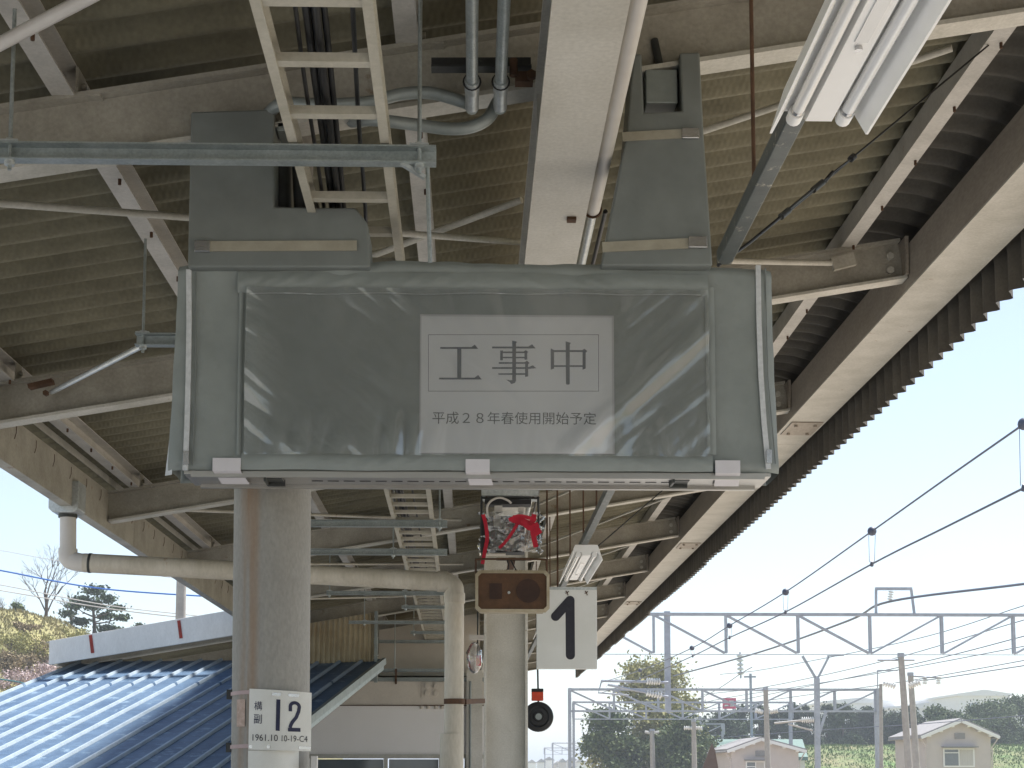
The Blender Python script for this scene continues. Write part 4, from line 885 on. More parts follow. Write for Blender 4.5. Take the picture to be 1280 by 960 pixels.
# ================================================================ RIGHT: OVERHEAD LINE EQUIPMENT
def gantry(Y, ytop, ybot, xl, xr, n, lab, mast_l=None, mast_r=None, drops=(), w=.11, flip=None, dyy=.3, bch=.5):
    zt, zb = at(900,ytop,Y).z, at(900,ybot,Y).z; X0, X1 = at(xl,ytop,Y).x, at(xr,ytop,Y).x
    t = thing('catenary_gantry', (X0,Y,-1.3), lab, 'gantry', 'catenary gantries over the tracks')
    for dy in (-dyy,dyy):
        MB().bar((X0,Y+dy,zt),(X1,Y+dy,zt), w, w).build('top_chord', M['gantry'], t); MB().bar((X0,Y+dy,zb),(X1,Y+dy,zb), w*bch, w*bch).build('bottom_chord', M['gantry'], t)
        st_ = (X1-X0)/n
        for i in range(n+1):
            x = X0+st_*i; MB().bar((x,Y+dy,zb+w/2),(x,Y+dy,zt-w/2), w*.75, w*.75).build('strut', M['gantry'], t)
            if i < n:
                up = (i < n*(flip if flip is not None else .5)); a, b = ((zt,zb) if up else (zb,zt))
                MB().bar((x+w/2,Y+dy,a-(w if up else -w)/2),(x+st_-w/2,Y+dy,b+(w if up else -w)/2), w*.6, w*.6).build('diagonal', M['gantry'], t)
    for xm in (mast_l, mast_r):
        if xm is None: continue
        X = at(xm,ybot,Y).x
        for dy in (-.3,.3): MB().bar((X,Y+dy,-1.3),(X,Y+dy,zt+w*.6), w*1.3, w*1.3).build('mast', M['gantry'], t)
    for (xd, yd) in drops:
        q = at(xd,yd,Y)
        d_ = MB().box((q.x-.1,Y-.08,q.z),(q.x+.1,Y+.08,zt+.1)).build('drop_arm', M['gantry'], t)
    return t
gantry(55,768,818,454,1444,11,'nearest tall gantry truss across the sky at right',None,1440,((835,890),),.09,.546,.10,.14)
gantry(106,862,889,712,1098,7,'second gantry truss behind the first, over the pink house',712,1096,(),.14,None,.2,.8)
gantry(126,878,899,716,990,6,'gantry truss between the second and third, ending at the left pink house',717,988,(),.12)
gantry(150,896,912,738,876,5,'third gantry truss in front of the big tree',740,874,(),.12)
gantry(172,905,919,740,905,6,'wider low gantry truss just under the third one',741,903,(),.12)
gantry(195,912,924,742,846,4,'fourth small gantry truss low in front of the big tree',744,845,(),.12)
gantry(240,921,931,748,830,4,'smallest far gantry truss low in front of the big tree',749,829,(),.12)
gantry(290,929,938,690,800,5,'faint farthest gantry truss low above the bottom edge',691,799,(),.14)
gantry(340,935,943,680,770,4,'palest gantry truss nearest the end of the tracks',681,769,(),.14)
def insul(t, p, q, r=.09, n=6):
    p, q = Vector(p), Vector(q); c = MB(); d = (q-p)/n
    for i in range(n): c.tube([p+d*i, p+d*(i+.35), p+d*(i+.7)], [r*.5,r,r*.5], 8)
    return c.build('insulator', M['porcelain'], t)
ct = thing('cantilever_arm', at(835,870,55), 'pair of insulated cantilever arms on the hanging post of the nearest gantry', 'arm')
MB().tube([at(835,853,54.8),at(752,851,54.2)], .045, 6).build('upper_tube', M['gantry'], ct); MB().tube([at(835,871,54.8),at(760,856,54.2)], .045, 6).build('lower_tube', M['gantry'], ct)
insul(ct, at(808,851.5,54.6), at(826,852,54.7), .13); insul(ct, at(808,866,54.6), at(828,870,54.7), .13)
MB().tube([at(752,851,54.2),at(748,866,54.2),at(786,869,54.5)], .03, 5).build('steady_arm', M['gantry'], ct)
po_ = thing('feeder_frame', at(1117,768,55), 'small square frame with an insulator standing on top of the nearest gantry', 'frame')
MB().bar(at(1095,768,55),at(1095,737,55),.08).build('post', M['gantry'], po_); MB().bar(at(1143,768,55),at(1139,737,55),.08).build('post', M['gantry'], po_); MB().bar(at(1094,736,55),at(1140,736,55),.1).build('crossbar', M['gantry'], po_)
insul(po_, at(1114,739,55), at(1112,751,55), .11, 4)
# wires
def wire(pts, r, m, lab, nm='overhead_wire', n=8): return MB().tube(bez(pts,n), r, 5).build(nm, m, label=lab, cat='wire', group='overhead wires')
CX = lambda Y: 4.75 if Y < 60 else 4.75+(Y-60)**2*.0009
cw = thing('contact_wire', (4.7,12,2.4+EYE), 'messenger and contact wire pair with round spacers, sweeping to the upper right', 'wire')
def up1(x,y): return atz(x,y,3.0)
mes = [(1420,432),(1280,530),(1180,600),(1090,664),(982,740),(912,782),(865,810),(800,838),(752,853)]
con = [(1420,540),(1280,610),(1180,660),(1090,705),(982,765),(912,797),(866,820),(800,849),(752,866)]
mp_ = []; cp_ = []
for (x,y),(x2,y2) in zip(mes,con):
    q = atz(x2,y2,2.4) if y2 < 860 else at(x2,y2,54); cp_.append(q); mp_.append(at(x,y,q.y))
MB().tube(bez(mp_,6), .011, 6).build('messenger', M['wire'], cw); MB().tube(bez(cp_,6), .012, 6).build('contact', M['wire'], cw)
for i in (1,3,4,5,6,7):
    q, q2 = mp_[i], cp_[i]; c = MB(); r = .055
    c.grid(lambda u,v: q+Vector((r*math.sin(math.pi*v)*math.cos(2*math.pi*u), r*math.sin(math.pi*v)*math.sin(2*math.pi*u), r*math.cos(math.pi*v))), 12, 8); c.build('spacer_ball', M['wire'], cw)
    c = MB(); c.tube([q+Vector((-.04,0,0)),q2+Vector((-.03,0,.02))], .003, 4); c.tube([q+Vector((.04,0,0)),q2+Vector((.03,0,.02))], .003, 4); c.tube([q2+Vector((0,-.02,.03)),q2+Vector((0,.02,-.02))], .022, 6); c.build('dropper', M['wire'], cw)
wire([at(1500,702,40),at(1280,730,48),at(1112,752,55),at(1060,776,62),at(950,815,80),at(842,845,104)], .045, M['wire'], 'thick feeder cable passing through the small frame on the gantry')
wire([at(1400,720,50),at(1280,757,60),at(1140,800,75),at(960,836,95),at(900,843,106)], .02, M['wire'], 'thin messenger wire crossing behind the nearest gantry')
wire([at(1400,745,50),at(1280,775,60),at(1110,825,75),at(960,858,95),at(880,868,106)], .02, M['wire'], 'thin contact wire below the messenger behind the gantry')
wire([at(1300,829,80),at(1175,848,92),at(1144,851,94)], .03, M['wire'], 'short feeder wire leaving the second concrete pole to the right')
wire([at(940,834,90),at(926,842,96),at(885,868,120),at(800,910,150)], .025, M['wire'], 'feeder wire dropping left through the middle gantries')
for k_,(pts,lab) in enumerate((([(1300,804,70),(1130,836,84),(1000,858,104),(880,878,126),(780,905,170)],'faint messenger wire running low from the right edge past the poles'),([(1300,822,70),(1130,852,84),(1000,870,104),(880,888,126),(780,912,170)],'faint contact wire under the low messenger at right'),([(1300,893,75),(1150,905,90),(1020,913,106),(900,922,130),(780,932,190)],'lowest wire skimming the house roofs at right'),([(860,852,106),(800,880,126),(752,905,172),(715,930,290)],'short wire linking the left ends of the gantries'),([(1300,790,60),(1160,826,72),(1024,855,95),(912,878,120)],'thin wire ending at the Y-headed mast'))):
    wire([at(*q) for q in pts], .022, M['wire'], lab)
def cpole(xt, yt, xb, Y, r, lab, arms=(), stepc=True):
    a, b = at(xt,yt,Y), at(xb,960,Y); bot = b+(b-a)*((b.z+1.3)/(a.z-b.z)) if a.z > b.z else b
    t = thing('concrete_pole', (bot.x,Y,-1.3), lab, 'pole', 'concrete catenary poles')
    MB().tube([(bot.x,Y,-1.3),b,a], [r*1.15,r*1.08,r*.9], 14).build('shaft', M['concrete'], t)
    MB().tube([a-Vector((0,0,.12)),a+Vector((0,0,.06))], r*1.05, 12).build('cap', M['gantry'], t)
    for (x0,y0,x1,y1,kind) in arms:
        if kind == 'i': insul(t, at(x0,y0,Y), at(x1,y1,Y), .16, 5)
        else: MB().tube([at(x0,y0,Y),at(x1,y1,Y)], .05, 6).build('arm', M['gantry'], t)
    return t
cpole(1126,818,1136,70,.15,'near leaning concrete pole left of the pink house with window',[(1097,825,1143,825,'a'),(1104,854,1120,858,'i'),(1150,853,1135,858,'i')])
cpole(1138,842,1146,82,.16,'shorter concrete pole right behind the leaning one',[(1140,845,1174,847,'a'),(1156,846,1156,856,'i'),(1173,846,1173,856,'i')])
cpole(957,860,960,90,.15,'concrete pole rising through the roof of the left pink house',[(944,863,972,863,'a'),(944,888,954,890,'i'),(972,888,962,890,'i')])
cpole(867,900,868,110,.17,'concrete pole below the third gantry left of the pink house',[(855,910,866,910,'i'),(868,910,878,910,'i')])
cpole(815,912,816,130,.2,'slim concrete pole in front of the big tree',[(806,915,813,916,'i'),(817,916,824,915,'i')])
cpole(772,925,772,160,.2,'short far concrete pole at the left of the big tree',[(764,934,771,934,'i'),(774,934,781,934,'i')])
ym = thing('lattice_mast', at(1021,925,95), 'pale steel mast with a Y-shaped head on the grass bank', 'mast')
MB().bar(Vector((at(1021,925,95).x,95,-1)), at(1021,848,95), .3, .3).build('shaft', M['gantry'], ym)
MB().bar(at(1021,850,95),at(1003,820,95),.14).build('fork', M['gantry'], ym); MB().bar(at(1021,850,95),at(1036,821,95),.12).build('fork', M['gantry'], ym); MB().bar(at(1034,820,95),at(1055,819,95),.08).build('arm', M['gantry'], ym)
MB().tube([at(1018,899,95),at(968,904,95)], .06, 6).build('arm', M['palewire'], ym); MB().tube([at(1016,913,95),at(985,905,95)], .05, 6).build('arm', M['palewire'], ym); MB().bar(at(1024,918,95),at(1033,888,95),.14).build('brace', M['gantry'], ym)
insul(ym, at(1002,900,95), at(1018,899.5,95), .2); 
ym2 = thing('lattice_mast', at(925,880,140), 'thin far mast with stacked insulators above the pink billboard', 'mast')
MB().bar(Vector((at(940,900,140).x,140,-1)), at(938,842,140), .2, .2).build('shaft', M['gantry'], ym2); MB().bar(at(930,846,140),at(945,846,140),.15).build('arm', M['gantry'], ym2); insul(ym2, at(925,818,140), at(926,845,140), .35, 5); MB().tube([at(925,815,140),at(926,848,140)],.08,5).build('rod', M['gantry'], ym2)
fp_ = thing('slim_post', at(1102,960,85), 'slim dark post standing on the grass bank between gantry and poles', 'post'); MB().tube([at(1102,990,85),at(1101,855,85)], [.11,.09], 8).build('shaft', M['concrete'], fp_); MB().bar(at(1097,838,85),at(1122,838,85),.06).build('arm', M['gantry'], fp_); MB().bar(at(1097,838,85),at(1097,860,85),.05).build('arm', M['gantry'], fp_)

# ================================================================ HOUSES
def house(lab, Y, xl, xr, yeave, xrg, yridge, depth, skew, over, wallm, roofm, win=None, dskew=0):
    a, b = at(xl,yeave,Y), at(xr,yeave,Y); rg = at(xrg,yridge,Y); zb = -1.4
    t = thing('house', (a.x,Y,zb), lab, 'house', 'pink houses by the line')
    D = Vector((skew,depth,0))
    w_ = MB(); f = [Vector((a.x,Y,zb)),Vector((b.x,Y,zb)),Vector((b.x,Y,b.z)),rg,Vector((a.x,Y,a.z))]; w_.add(f+[q+D for q in f], [(0,1,2,3,4),(9,8,7,6,5),(0,5,6,1),(1,6,7,2),(0,4,9,5)]); w_.build('wall', wallm, t)
    for e, nm in ((f[4],'l'),(f[2],'r')):
        d = (e-rg); e2 = rg+d*(1+over); th = Vector((0,0,.16)); o_ = Vector((0,-.5,0))-D.normalized()*.0
        up = Vector((0,0,.03)); q = [rg+o_+up,e2+o_+up,e2+D+up,rg+D+up]; m_ = MB(); m_.add(q+[p+th for p in q], [(3,2,1,0),(4,5,6,7),(0,1,5,4),(1,2,6,5),(2,3,7,6),(3,0,4,7)]); ro = m_.build('roof_slope', roofm, t)
        m_ = MB(); m_.bar(rg+o_+Vector((0,-.03,-.02)), e2+o_+Vector((0,-.03,-.02)), .05, .22); m_.build('barge_board', M['whitewall'], ro)
        for k_ in (.25,.6,.95):
            p = rg+d*k_; m_ = MB(); m_.box((p.x-.1,Y-.45,p.z-.22),(p.x+.1,Y-.02,p.z-.03)); m_.build('purlin_end', M['whitewall'], ro)
    for e_, sg_ in ((f[4],-1),(f[2],1)):
        gq = Vector((e_.x+sg_*(b.x-a.x)*.5*over,Y-.5,e_.z-(rg.z-e_.z)*over-.02)); MB().tube([gq, gq+D+Vector((0,.5,0))], .07, 6).build('gutter', M['rooftile'], t)
        MB().tube([gq+Vector((0,.3,0)), Vector((e_.x+sg_*.06,Y-.06,e_.z-.9)), Vector((e_.x+sg_*.06,Y-.06,zb))], .045, 6).build('downpipe', M['stucco'], t)
    MB().box((rg.x-.35,Y-.08,rg.z-1.25),(rg.x+.35,Y-.005,rg.z-.85)).build('vent', M['rooftile'], t)
    if win:
        x0,y0,x1,y1 = win; p0, p1 = at(x0,y1,Y-.03), at(x1,y0,Y-.03); wn = MB().box((p0.x-.1,Y-.08,p0.z-.1),(p1.x+.1,Y-.01,p1.z+.1)).build('window', M['whitewall'], t)
        mid = (p0.x+p1.x)/2
        MB().box((p0.x,Y-.09,p0.z),(mid-.04,Y-.081,p1.z)).build('pane', M['glassdark'], wn); MB().box((mid+.04,Y-.09,p0.z),(p1.x,Y-.081,p1.z)).build('pane', M['curtain'], wn)
        MB().box((p0.x-.2,Y-.6,p1.z+.14),(p1.x+.25,Y-.02,p1.z+.22)).build('awning', M['rooftile'], t); MB().box((p0.x,Y-.1,(p0.z+p1.z)/2+.3),(mid-.04,Y-.091,(p0.z+p1.z)/2+.36)).build('bar', M['whitewall'], wn)
    return t
house('pale pink gabled house with curtained window, behind the concrete poles', 110, 1158,1238,918,1199,901,9,.2,.22,M['stucco'],M['rooftile'],(1181,937,1216,957))
house('pink gabled house with wide low roof, left of the grass bank', 118, 914,998,937,950,924,9,0,.18,M['stucco'],M['rooftile'],(934,953,955,975))
gr = MB(); q = [at(880,946,132),at(1010,946,132),at(1003,924,140),at(895,924,140)]; gr.add(q+[p-Vector((0,0,.3)) for p in q], [(0,1,2,3),(7,6,5,4),(0,4,5,1),(1,5,6,2),(2,6,7,3),(3,7,4,0)]); ghs = thing('long_shed', (at(945,950,135).x,132,-1), 'low shed with green sheet roof behind the left pink house', 'shed')
gr.build('roof', M['greenroof'], ghs); a, b = at(884,950,133), at(1006,950,133); MB().box((a.x,133,-1.4),(b.x,142,a.z)).build('wall', M['whitewall'], ghs)
rs = thing('rusty_gable', at(891,955,100), 'narrow rust-brown pointed shed end left of the pink house', 'shed')
q = [at(876,966,100),at(899,966,100),at(894,938,100),at(890,929,100)]; m_ = MB(); m_.add(q+[p+Vector((.4,3,0)) for p in q], [(0,1,2,3),(7,6,5,4),(0,4,5,1),(1,5,6,2),(2,6,7,3),(3,7,4,0)]); m_.build('body', M['rust'], rs)
for i,(x0,x1,yt,Y,lab) in enumerate(((1030,1118,872,330,'long low white factory behind the conifer row'),(1198,1262,862,300,'white factory block with small blue window on the right skyline'),(1120,1205,878,320,'pale factory wing behind the leaning poles'),(1262,1330,868,300,'white building end cut by the right edge'))):
    a, b = at(x0,yt,Y), at(x1,yt,Y); t = thing('factory', (a.x,Y,-1), lab, 'building', 'white factories on the skyline')
    MB().box((a.x,Y,-1),(b.x,Y+30,a.z-1.2)).build('wall', M['whitewall'], t); m_ = MB(); m_.prism([(a.x-.5,a.z-1.2),(b.x+.5,a.z-1.2),(b.x+.5,a.z-.8),((a.x+b.x)/2,a.z),(a.x-.5,a.z-.8)], Y-.5, Y+30); m_.build('roof', M['whitewall'], t)
    for k_ in range(3):
        xw = a.x+(b.x-a.x)*(.2+.3*k_); MB().box((xw,Y-.1,a.z-4),(xw+1.6,Y-.02,a.z-2.6)).build('window', M['bluerib'], t)
pb = thing('billboard', at(911,886,200), 'small pink billboard with white lettering above the trees', 'billboard')
a, b = at(903.5,886,200), at(920,872.5,200); MB().box((a.x,200,a.z),(b.x,200.2,b.z)).build('panel', M['pinksign'], pb); g = MB()
for r_ in ((905.5,876,909.5,878),(911.5,875.8,917.5,877.8),(905.8,881,910.5,883),(912.5,881,917.5,883)): p, q = at(r_[0],r_[3],199.9), at(r_[2],r_[1],199.9); g.box((p.x,199.9,p.z),(q.x,199.95,q.z))
g.build('lettering', M['porcelain'], pb)
for xx in (907,917): q = at(xx,886,200); MB().tube([(q.x,200.1,-1),(q.x,200.1,q.z)], .15, 6).build('post', M['gantry'], pb)
random.seed(21)
TW = ['first','second','third','fourth','fifth','sixth','seventh','eighth']
for i in range(8):                                                    # far town at the end of the tracks
    x = 661+i*10+random.uniform(-2,2); Y = 420+random.uniform(0,180); a, b = at(x,random.uniform(950,956),Y), at(x+random.uniform(8,13),950,Y)
    t = thing('town_house', (a.x,Y,-1), '%s tiny far house counted from the white column along the bottom edge' % TW[i], 'house', 'far town houses')
    MB().box((a.x,Y,-1.4),(b.x,Y+8,a.z)).build('wall', random.choice((M['whitewall'],M['stucco'],M['wallwhite'])), t); m_ = MB(); m_.prism([(a.x-.4,a.z),(b.x+.4,a.z),((a.x+b.x)/2,a.z+1.2)], Y-.4, Y+8.4); m_.build('roof', random.choice((M['rooftile'],M['concrete'])), t)

# ================================================================ BANKS, HILLS, TREES
def terrain(name, m, x0, x1, y0, y1, nx, ny, fn): return tag(MB().grid(lambda u,v: Vector((x0+(x1-x0)*u, y0+(y1-y0)*v, fn(x0+(x1-x0)*u, y0+(y1-y0)*v))), nx, ny).build(name, m), kind='structure')
sm = lambda t: max(0,min(1,t))**2*(3-2*max(0,min(1,t)))
terrain('grass_bank', M['grass'], 26, 200, 110, 260, 50, 40, lambda x,y: -1.55+sm((y-118)/50)*(5.4+.5*wob(x,y,.05))+.15*wob(x,y,.3,3))
def hill(x,y): return -1.55+sm((y-58)/46)*sm((-15.5-x)/13)*(12.6+1.3*wob(x,y,.05)+.03*abs(x+30))+.7*wob(x,y,.22,3)*sm((y-60)/20)*sm((-18-x)/8)
terrain('hillside', M['drygrass'], -190, -15, 55, 260, 110, 110, hill)
def onhill(px, py):
    Y = 60.0
    while Y < 160:
        q = at(px,py,Y)
        if q.z <= hill(q.x,Y): return Vector((q.x,Y,hill(q.x,Y)))
        Y += .4
    return None
def leaves(clusters, per, size, seed, squash=1.0):
    rn = random.Random(seed); mb = MB(); V = mb.v; Fc = mb.f
    for (c, r) in clusters:
        c = Vector(c); n = int(per*(r[0]*r[1]*r[2])**(1/3)*rn.uniform(.7,1.3))
        for _ in range(n):
            d = Vector((rn.gauss(0,1),rn.gauss(0,1),rn.gauss(0,1)))*.42
            p = c+Vector((d.x*r[0],d.y*r[1],d.z*r[2])); a = Vector((rn.gauss(0,1),rn.gauss(0,1),rn.gauss(0,1)*squash)).normalized(); b = a.orthogonal().normalized(); b.rotate(Matrix.Rotation(rn.random()*6.28,3,a)); e = a.cross(b); s_ = size*rn.uniform(.5,1.3)
            i = len(V); V += [p-b*s_, p-e*s_*.6, p+b*s_, p+e*s_*.6]; Fc.append((i,i+1,i+2,i+3)); mb.sm.append(False)
    return mb
def tree(nm, base, H, lab, cat, m, clusters, per, size, seed, trunk=.2, group=None, limbs=True):
    base = Vector(base); t = thing(nm, base, lab, cat, group)
    tp = [base-Vector((0,0,.4)), base+Vector((.1,0,H*.35)), base+Vector((-.05,0,H*.7)), base+Vector((0,0,H*.92))]
    MB().tube(tp, [trunk,trunk*.8,trunk*.5,trunk*.12], 8).build('trunk', M['bark'], t)
    if limbs:
        for i,(c,r) in enumerate(clusters[:9]):
            c = Vector(c); s_ = base+Vector((0,0,min(H*.8,max(H*.25,(c.z-base.z)*.75)))); mid = (s_+c)/2+Vector((0,0,-.1)); MB().tube([s_,mid,c], [trunk*.4,trunk*.25,trunk*.1], 6).build('limb', M['bark'], t)
    leaves(clusters, per, size, seed).build('crown', m, t); return t
def blob_clusters(base, H, W_, n, seed, lo=.25, conic=0, yd=1):
    rn = random.Random(seed); out = []
    for _ in range(n):
        h = rn.uniform(lo,1); wd = W_*(1-conic*h)*(.35+.65*math.sin(math.pi*min(1,(h-lo*.6)/(1-lo*.6)*.9+.1))) ; a = rn.uniform(0,6.28); rr = rn.random()**.5*wd
        r = W_*rn.uniform(.28,.50)*(1-.6*conic*h); out.append(((base[0]+rr*math.cos(a), base[1]+yd*rr*math.sin(a), base[2]+H*h-r*.4), (r,r,r*.75)))
    return out
# big tree by the tracks
bt = at(815,960,140); bt.z = -1.4; Hh = at(815,829,140).z+1.4
cl = blob_clusters((bt.x,140,-1.4), Hh, 4.9, 46, 5, .15); tree('broadleaf_tree', bt, Hh, 'big yellow-green tree behind the gantries right of the number board', 'tree', M['leaf_yellow'], cl, 420, .17, 5, .35, 'trees by the line')
for i,(x,yt,Y,Wd,lab,mm) in enumerate(((768,888,135,2.9,'dark green bushy tree at the left foot of the yellow-green tree','leaf_mid'),(852,896,132,3.2,'dark green tree in front of the yellow-green tree on the right','leaf_mid'),(898,893,175,4.0,'round dark tree under the pink billboard','leaf_dark'))):
    q = at(x,yt,Y); b_ = Vector((q.x,Y,-1.4)); H_ = q.z+1.4; tree('broadleaf_tree', b_, H_, lab, 'tree', M[mm], blob_clusters((b_.x,Y,-1.4),H_,Wd,36,30+i,.1), 420, .17, 40+i, .3, 'trees by the line')
ORDS = ['first','second','third','fourth','fifth','sixth','seventh','eighth','ninth','tenth','eleventh','twelfth']
xs_ = [926,948,970,990,1010,1032,1052,1072,1092,1112,1136,1156]
for i,x in enumerate(xs_):
    Y = 178+6*random.random(); yt = 884+random.uniform(-7,5); q = at(x,yt,Y); zb = at(x,926,Y).z-.6; H_ = q.z-zb
    tree('conifer', (q.x,Y,zb), H_, '%s dark conifer from the left in the row behind the grass bank' % ORDS[i], 'tree', M['leaf_dark'], blob_clusters((q.x,Y,zb),H_,2.0,30,60+i,.0,.25), 430, .15, 80+i, .14, 'conifer row', False)
for i,(x,yt,wd) in enumerate(((1175,884,2.3),(1200,889,2.4),(1226,880,2.6),(1250,876,2.8),(1275,872,3.0))):
    Y = 165+4*i; q = at(x,yt,Y); zb = at(x,930,Y).z-1.5; H_ = q.z-zb
    tree('shrub_tree', (q.x,Y,zb), H_, '%s bushy tree from the left behind the house with the curtained window' % ORDS[i], 'tree', M['leaf_mid'], blob_clusters((q.x,Y,zb),H_,wd*1.1,26,120+i,.02), 420, .15, 140+i, .16, 'bushy trees behind the house', False)
bl = at(862,957,105); tree('blossom_shrub', (bl.x,105,-1.4), 2.6, 'pale pink blossoming shrub at the bottom edge below the gantries', 'shrub', M['leaf_pink'], blob_clusters((bl.x,105,-1.4),2.7,1.3,16,9,.2), 350, .09, 9, .06, None, False)
# left hill: pine, bare trees, shrubs
PYY = 112
b_ = at(116,802,PYY); S1 = PYY/FPX; cl = []
rn = random.Random(4)
for (x,y,rx,ry) in ((118,738,16,7),(132,748,14,6),(104,750,14,6),(146,760,14,5),(92,757,12,5),(118,757,16,6),(84,767,11,5),(132,770,13,5),(152,772,10,4),(100,777,13,5),(92,789,14,5),(136,786,15,6),(150,792,14,5),(126,797,16,5),(88,798,10,4)):
    q = at(x,y,PYY+rn.uniform(-1.2,1.2)); cl.append(((q.x,q.y,q.z),(rx*S1,rx*S1*.9,ry*S1)))
tree('pine_tree', (b_.x,PYY,b_.z-.3), at(116,740,PYY).z-b_.z+.3, 'spreading dark pine tree on the hill at left', 'tree', M['leaf_dark'], cl, 620, .13, 4, .16)
def bare(x, yb, yt, Y, lab, seed, wdt=18):
    rn = random.Random(seed); b_ = at(x,yb,Y); H_ = at(x,yt,Y).z-b_.z; t = thing('bare_tree', b_, lab, 'tree', 'leafless trees on the hill')
    MB().tube([b_-Vector((0,0,.6)), b_+Vector((.06,0,H_*.28)), b_+Vector((.02,0,H_*.45))], [.14,.11,.09], 8).build('trunk', M['bark'], t)
    c = MB(); w_ = wdt*Y/FPX
    def br(p, d, L, r, lev):
        e = p+d*L; c.tube([p,(p+e)/2+Vector((rn.gauss(0,.04),rn.gauss(0,.04),0))*L,e], [r,r*.8,r*.5], 5)
        if lev < 4:
            for _ in range(3 if lev else 2): br(p+d*L*rn.uniform(.45,1), (d+Vector((rn.gauss(0,.42),rn.gauss(0,.42),rn.uniform(0,.25)))).normalized(), L*rn.uniform(.5,.75), r*.55, lev+1)
    for k_ in range(6):
        a = rn.uniform(-1,1); br(b_+Vector((.03,0,H_*rn.uniform(.2,.45))), Vector((a*.55,rn.uniform(-.4,.4),1)).normalized(), H_*rn.uniform(.30,.42), .055, 0)
    c.build('branches', M['bark'], t)
bare(56,792,684,105,'tall leafless tree with upright branches on the left hill',11)
bare(88,792,742,118,'low leafless tree behind the pine on the left hill',12,22)
bare(8,800,750,120,'leafless tree at the far left edge of the hill',14,22)
for i,(x,yb,yt,Y,Wd,mm,lab) in enumerate(((20,777,752,108,.7,'leaf_mid','small upright dark conifer on the left hill crest'),(176,800,774,118,1.0,'leaf_dark','small dark shrub on the hill right of the pine'),(2,880,772,100,.9,'leaf_mid','dark bush cut by the left edge'))):
    b_ = at(x,yb,Y); H_ = at(x,yt,Y).z-b_.z; tree('hill_shrub', (b_.x,Y,b_.z-.3), H_+.3, lab, 'shrub', M[mm], blob_clusters((b_.x,Y,b_.z),H_,Wd,14,200+i,.05,.4), 420, .11, 210+i, .06, None, False)
for i,(x,y,rr,mm,lab) in enumerate(((48,826,1.0,'leaf_yellow','yellow-green bush on the middle of the left slope'),(78,818,1.1,'leaf_yellow','yellow-green bush beside the white fascia end'),(14,812,.9,'leaf_yellow','olive bush near the left edge of the slope'),(36,814,.8,'leaf_dry','brown dry bush between the olive and yellow bushes'),(42,852,.9,'leaf_pink','pinkish dry bush low on the left slope'),(12,862,1.0,'leaf_pink','pinkish dry bush at the bottom of the left edge'),(72,845,.9,'leaf_pink','pinkish dry bush just above the blue roof'),(26,836,.9,'leaf_dry','brown bush in the middle of the left slope'),(60,836,.8,'leaf_dry','brown bush right of the middle of the left slope'),(6,838,.8,'leaf_dry','brown bush at the left edge halfway down the slope'),(90,800,.8,'leaf_yellow','small light bush at the foot of the pine'),(30,790,.6,'leaf_dry','low dry bush just under the hill crest'))):
    b_ = onhill(x,y) or at(x,y,100)
    cl = [((b_.x+rn.uniform(-1,1)*rr,b_.y+rn.uniform(-1,1)*rr,b_.z+rn.uniform(0,.7)*rr),(rn.uniform(.4,.8)*rr,.6*rr,rn.uniform(.3,.5)*rr)) for _ in range(12)]
    t = thing('slope_bush', (b_.x,b_.y,b_.z-.3), lab, 'bush', 'bushes on the left slope'); leaves(cl, 420, .075, 300+i).build('foliage', M[mm], t); MB().tube([b_-Vector((0,0,.3)), b_+Vector((0,0,.4))], [.05,.02], 6).build('stem', M['bark'], t)
def tufts(name, lab, n, fn, H_, m_, seed):
    r2 = random.Random(seed); mb = MB()
    for _ in range(n):
        p = fn(r2)
        if p is None: continue
        a_ = r2.uniform(0,3.14); h_ = H_*r2.uniform(.5,1.4); wv = Vector((math.cos(a_),math.sin(a_),0))*h_*.35; tip = p+Vector((r2.gauss(0,.3)*h_,r2.gauss(0,.3)*h_,h_))
        mb.add([p-wv,p+wv,tip], [(0,1,2)])
    return mb.build(name, m_, label=lab, cat='grass', kind='stuff')
def f1(r2):
    x, y = r2.uniform(-40,-24), r2.uniform(72,118); return Vector((x,y,hill(x,y)-.03))
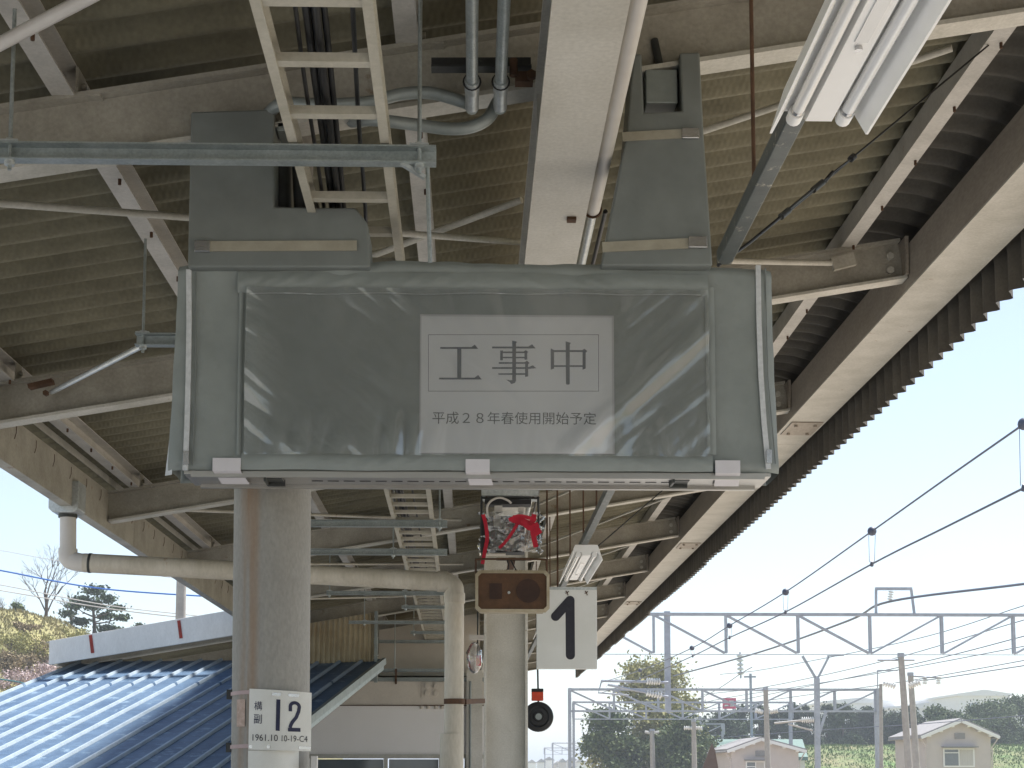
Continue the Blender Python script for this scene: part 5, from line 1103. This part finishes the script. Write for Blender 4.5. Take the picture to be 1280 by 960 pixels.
tufts('hill_grass', 'dry yellowish grass covering the left hillside', 26000, f1, .18, M['leaf_dry2'], 5)
def bank(x,y): return -1.55+sm((y-118)/50)*(5.4+.5*wob(x,y,.05))+.15*wob(x,y,.3,3)
def f2(r2):
    x, y = r2.uniform(27,66), r2.uniform(120,172); return Vector((x,y,bank(x,y)-.03))
tufts('bank_grass', 'green grass on the bank behind the houses', 26000, f2, .20, M['leaf_grass'], 6)
gp_ = thing('utility_pole', (at(227,780,40).x,40,-1.3), 'pale utility pole with a red band behind the white fascia', 'pole')
q = at(227,716,40); MB().tube([(q.x,40,-1.3),(q.x,40,q.z+1.5)], [.15,.12], 14).build('shaft', M['concrete'], gp_)
MB().tube([(q.x,40,at(227,781,40).z-.1),(q.x,40,at(227,781,40).z+.02)], .14, 14).build('band', M['redmark'], gp_)
for i,(pts,r,m_,lab) in enumerate((([(-60,703),(0,713),(120,735),(250,745),(300,746)],.022,'bluewire','blue wire crossing the sky at left'),([(-60,680),(0,688),(80,702),(300,735)],.008,'palewire','faint highest wire at the left edge'),([(-60,723),(0,731),(130,756),(230,768),(300,775)],.014,'palewire','upper of two pale wires passing the pine tree'),([(-60,730),(0,738),(130,760),(230,772),(300,778)],.016,'palewire','lower of two pale wires passing the pine tree'),([(-60,842),(0,849),(25,853),(55,860)],.030,'greenwire','thick green cable at the left edge above the blue roof'))):
    wire([at(x,y,42 if i < 4 else 60) for x,y in pts], r, M[m_], lab)

# ================================================================ THIN SPRING HAZE
hz = bpy.data.materials.new('spring_haze'); hz.use_nodes = True; n = hz.node_tree; n.nodes.clear()
pv_ = n.nodes.new('ShaderNodeVolumePrincipled'); pv_.inputs['Color'].default_value = (.80,.87,.96,1); pv_.inputs['Density'].default_value = .0009; pv_.inputs['Anisotropy'].default_value = .1
ho = n.nodes.new('ShaderNodeOutputMaterial'); n.links.new(pv_.outputs[0], ho.inputs['Volume'])
tag(MB().box((-2600,-1600,-3),(2600,4100,34)).build('haze', hz), kind='stuff')
